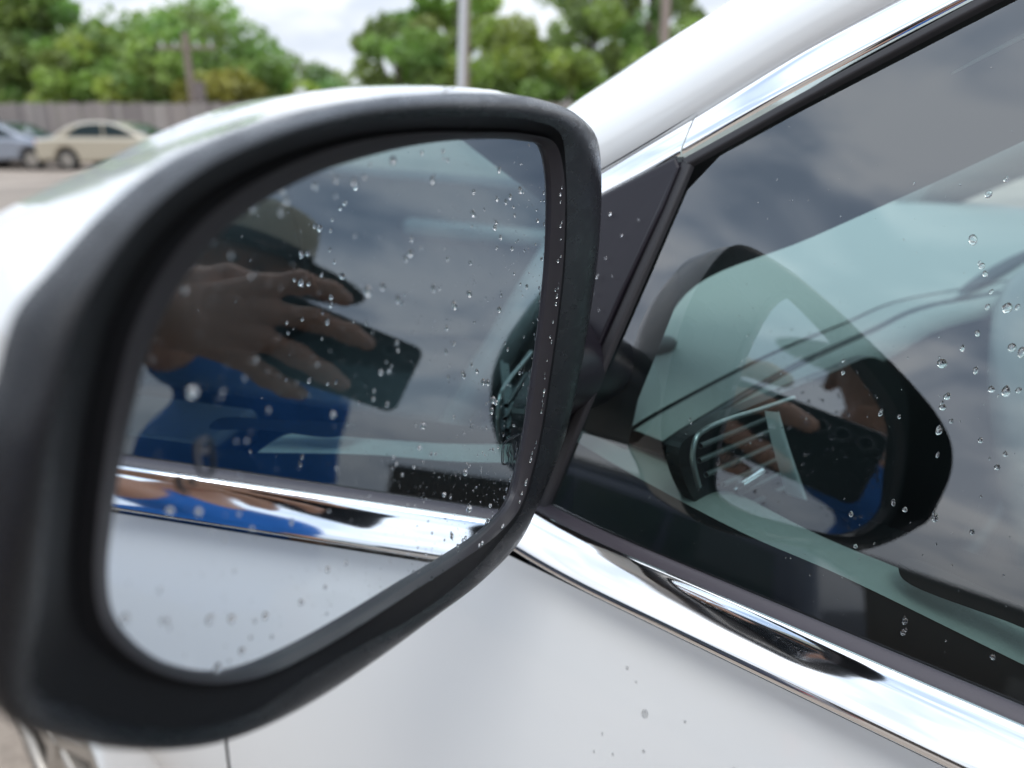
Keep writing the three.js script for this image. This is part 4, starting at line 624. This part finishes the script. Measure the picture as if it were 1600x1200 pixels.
{
  const grp = 'rain drops on the side window', lab = 'small clear rain drop on the side window';
  const list = [[[0.2953, 1.3233, -0.0551], 1.0], [[0.2933, 1.3187, -0.0589], 1.2], [[0.2873, 1.3046, -0.0596], 1.5], [[0.2841, 1.297, -0.055], 1.1], [[0.2832, 1.2948, -0.0535], 0.9], [[0.2811, 1.2897, -0.0504], 0.8], [[0.2792, 1.2851, -0.0503], 0.9], [[0.2794, 1.2856, -0.0449], 1.5], [[0.275, 1.2744, -0.0408], 1.4], [[0.274, 1.2719, -0.054], 0.9], [[0.27, 1.2618, -0.0392], 1.6], [[0.2699, 1.2615, -0.0431], 1.1], [[0.2682, 1.2569, -0.0545], 1.3], [[0.2668, 1.2534, -0.0549], 1.1], [[0.2655, 1.2498, -0.0515], 0.7], [[0.2641, 1.246, -0.0541], 1.3], [[0.2641, 1.2462, -0.0422], 0.8], [[0.2633, 1.244, -0.0349], 0.8], [[0.2617, 1.2397, -0.036], 0.9], [[0.2615, 1.2389, -0.0527], 0.7], [[0.2548, 1.2203, -0.0487], 1.2], [[0.2545, 1.2194, -0.0378], 0.8], [[0.2547, 1.2201, -0.0577], 1.0], [[0.2551, 1.2211, -0.0616], 0.9], [[0.2525, 1.2136, -0.0734], 0.8], [[0.2647, 1.2476, -0.0667], 0.7], [[0.2646, 1.2473, -0.0726], 0.9], [[0.2699, 1.2614, -0.0889], 0.6], [[0.2684, 1.2575, -0.0878], 0.6], [[0.2493, 1.2041, -0.0694], 0.8], [[0.2434, 1.1862, -0.024], 1.0], [[0.2425, 1.1832, -0.049], 0.8], [[0.2436, 1.1867, -0.0493], 0.9], [[0.276, 1.2769, -0.051], 1.0], [[0.2717, 1.266, -0.0487], 0.9], [[0.258, 1.2293, -0.1403], 0.6], [[0.2576, 1.2281, -0.1394], 0.5], [[0.2572, 1.227, -0.1139], 0.4], [[0.2797, 1.2862, -0.0423], 0.8], [[0.2746, 1.2734, -0.038], 1.3], [[0.2704, 1.2626, -0.036], 1.1]];
  const big = { 2: 'tall rain drop on the side window above the mirrored curve at the right', 7: 'broken rain drop high at the right of the side window', 10: 'long rain drop on the side window near the right edge of the picture' };
  list.forEach(([p, r], i) => drop_(V(p), winN(p[1]), r * 0.00085, rr(1, 1.8), big[i] ?? lab, big[i] ? undefined : grp, rr(-0.3, 0.3)));
  drop_(V([0.2718, 1.2663, -0.0585]), winN(1.0), 0.0016, 1, 'large round rain drop on the side window right of the mirrored mirror');
  const im = new THREE.InstancedMesh(dropGeo[2], M.water, 260), q = new THREE.Matrix4();
  for (let n = 0; n < 260; n++) { const y = HC + rr(-0.16, 0.02), z = rr(-0.15, 0.02), N = winN(y), X = new THREE.Vector3(0, 1, 0).cross(N).normalize(), r = rr(0.08, n < 90 ? 0.36 : 0.2) / 1000; q.makeBasis(X, N.clone().cross(X), N).scale(new THREE.Vector3(r, r * rr(1, 1.8), r)).setPosition(winX(y) - 0.00003, y, z); im.setMatrixAt(n, q); }
  im.name = 'window_spray'; scene.add(tag(im, 'fine spray of tiny droplets over the side window', 'spray', null, 'stuff'));
}
{
  const grp = 'rain drops on the white door', lab = 'small rain drop on the white door paint', skinX = (y) => { for (let i = 0; i < SIDE.length - 1; i++) if (SIDE[i][1] >= y && SIDE[i + 1][1] <= y) return lerp(SIDE[i][0], SIDE[i + 1][0], (SIDE[i][1] - y) / (SIDE[i][1] - SIDE[i + 1][1])); return 0.2; };
  const onDoor = (p, r, l) => { const y = p[1], x = skinX(y), k = (x) / p[0], P = new THREE.Vector3(p[0] * k, HC + (p[1] - HC) * k, p[2] * k), x1 = skinX(P.y), e = skinX(P.y + 0.004) - skinX(P.y - 0.004); drop_(new THREE.Vector3(x1, P.y, P.z), new THREE.Vector3(-1, e / 0.008, 0), r, 1.3, l ?? lab, l ? undefined : grp, 0, true); };
  onDoor([0.21, 1.1316, -0.1207], 0.0014, 'largest rain drop on the white door below the chrome strip');
  for (const p of [[0.21, 1.139, -0.1037], [0.21, 1.1073, -0.1412], [0.21, 1.1113, -0.1217], [0.21, 1.0951, -0.1455], [0.215, 1.1379, -0.1287], [0.215, 1.1425, -0.1328], [0.21, 1.0999, -0.1361], [0.21, 1.1299, -0.0846]]) onDoor(p, rr(0.4, 0.7) / 1000);
}
{ // on the black rim and the black triangle
  const grp = 'rain drops on the black mirror rim', lab = 'small rain drop on the black mirror rim';
  for (let n = 0; n < 46; n++) { const i = 3 + Math.floor(rnd() * 10), j = (i + 1) % 32, f = rnd(), a = RIM[i], b = RIM[j], s = rr(0.25, 0.75), u = lerp(lerp(a[2], a[0], s * 0.8), lerp(b[2], b[0], s * 0.8), f), v = lerp(lerp(a[3], a[1], s * 0.8), lerp(b[3], b[1], s * 0.8), f); drop_(onMirror(u, v).addScaledVector(MN, 0.0028), MN, rr(0.3, 0.75) / 1000, 1.2, lab, grp); }
  const g2 = 'rain drops on the black window corner', l2 = 'small rain drop on the black triangle beside the mirror';
  for (const p of [[0.2868, 1.3035, -0.1986], [0.2863, 1.3022, -0.1835], [0.2761, 1.2773, -0.1972], [0.2767, 1.2788, -0.1891], [0.2711, 1.2646, -0.1913], [0.2679, 1.2562, -0.1937], [0.2794, 1.2856, -0.1948], [0.2658, 1.2505, -0.1953], [0.2642, 1.2462, -0.1964], [0.261, 1.2376, -0.1983], [0.2595, 1.2334, -0.1988], [0.2834, 1.2954, -0.1897], [0.2735, 1.2706, -0.1967], [0.2625, 1.2419, -0.1979]]) drop_(V([winX(p[1], 0.0062), p[1], p[2]]), winN(p[1]), rr(0.5, 0.9) / 1000, 1.2, l2, g2);
}
renderer.render(scene, camera);
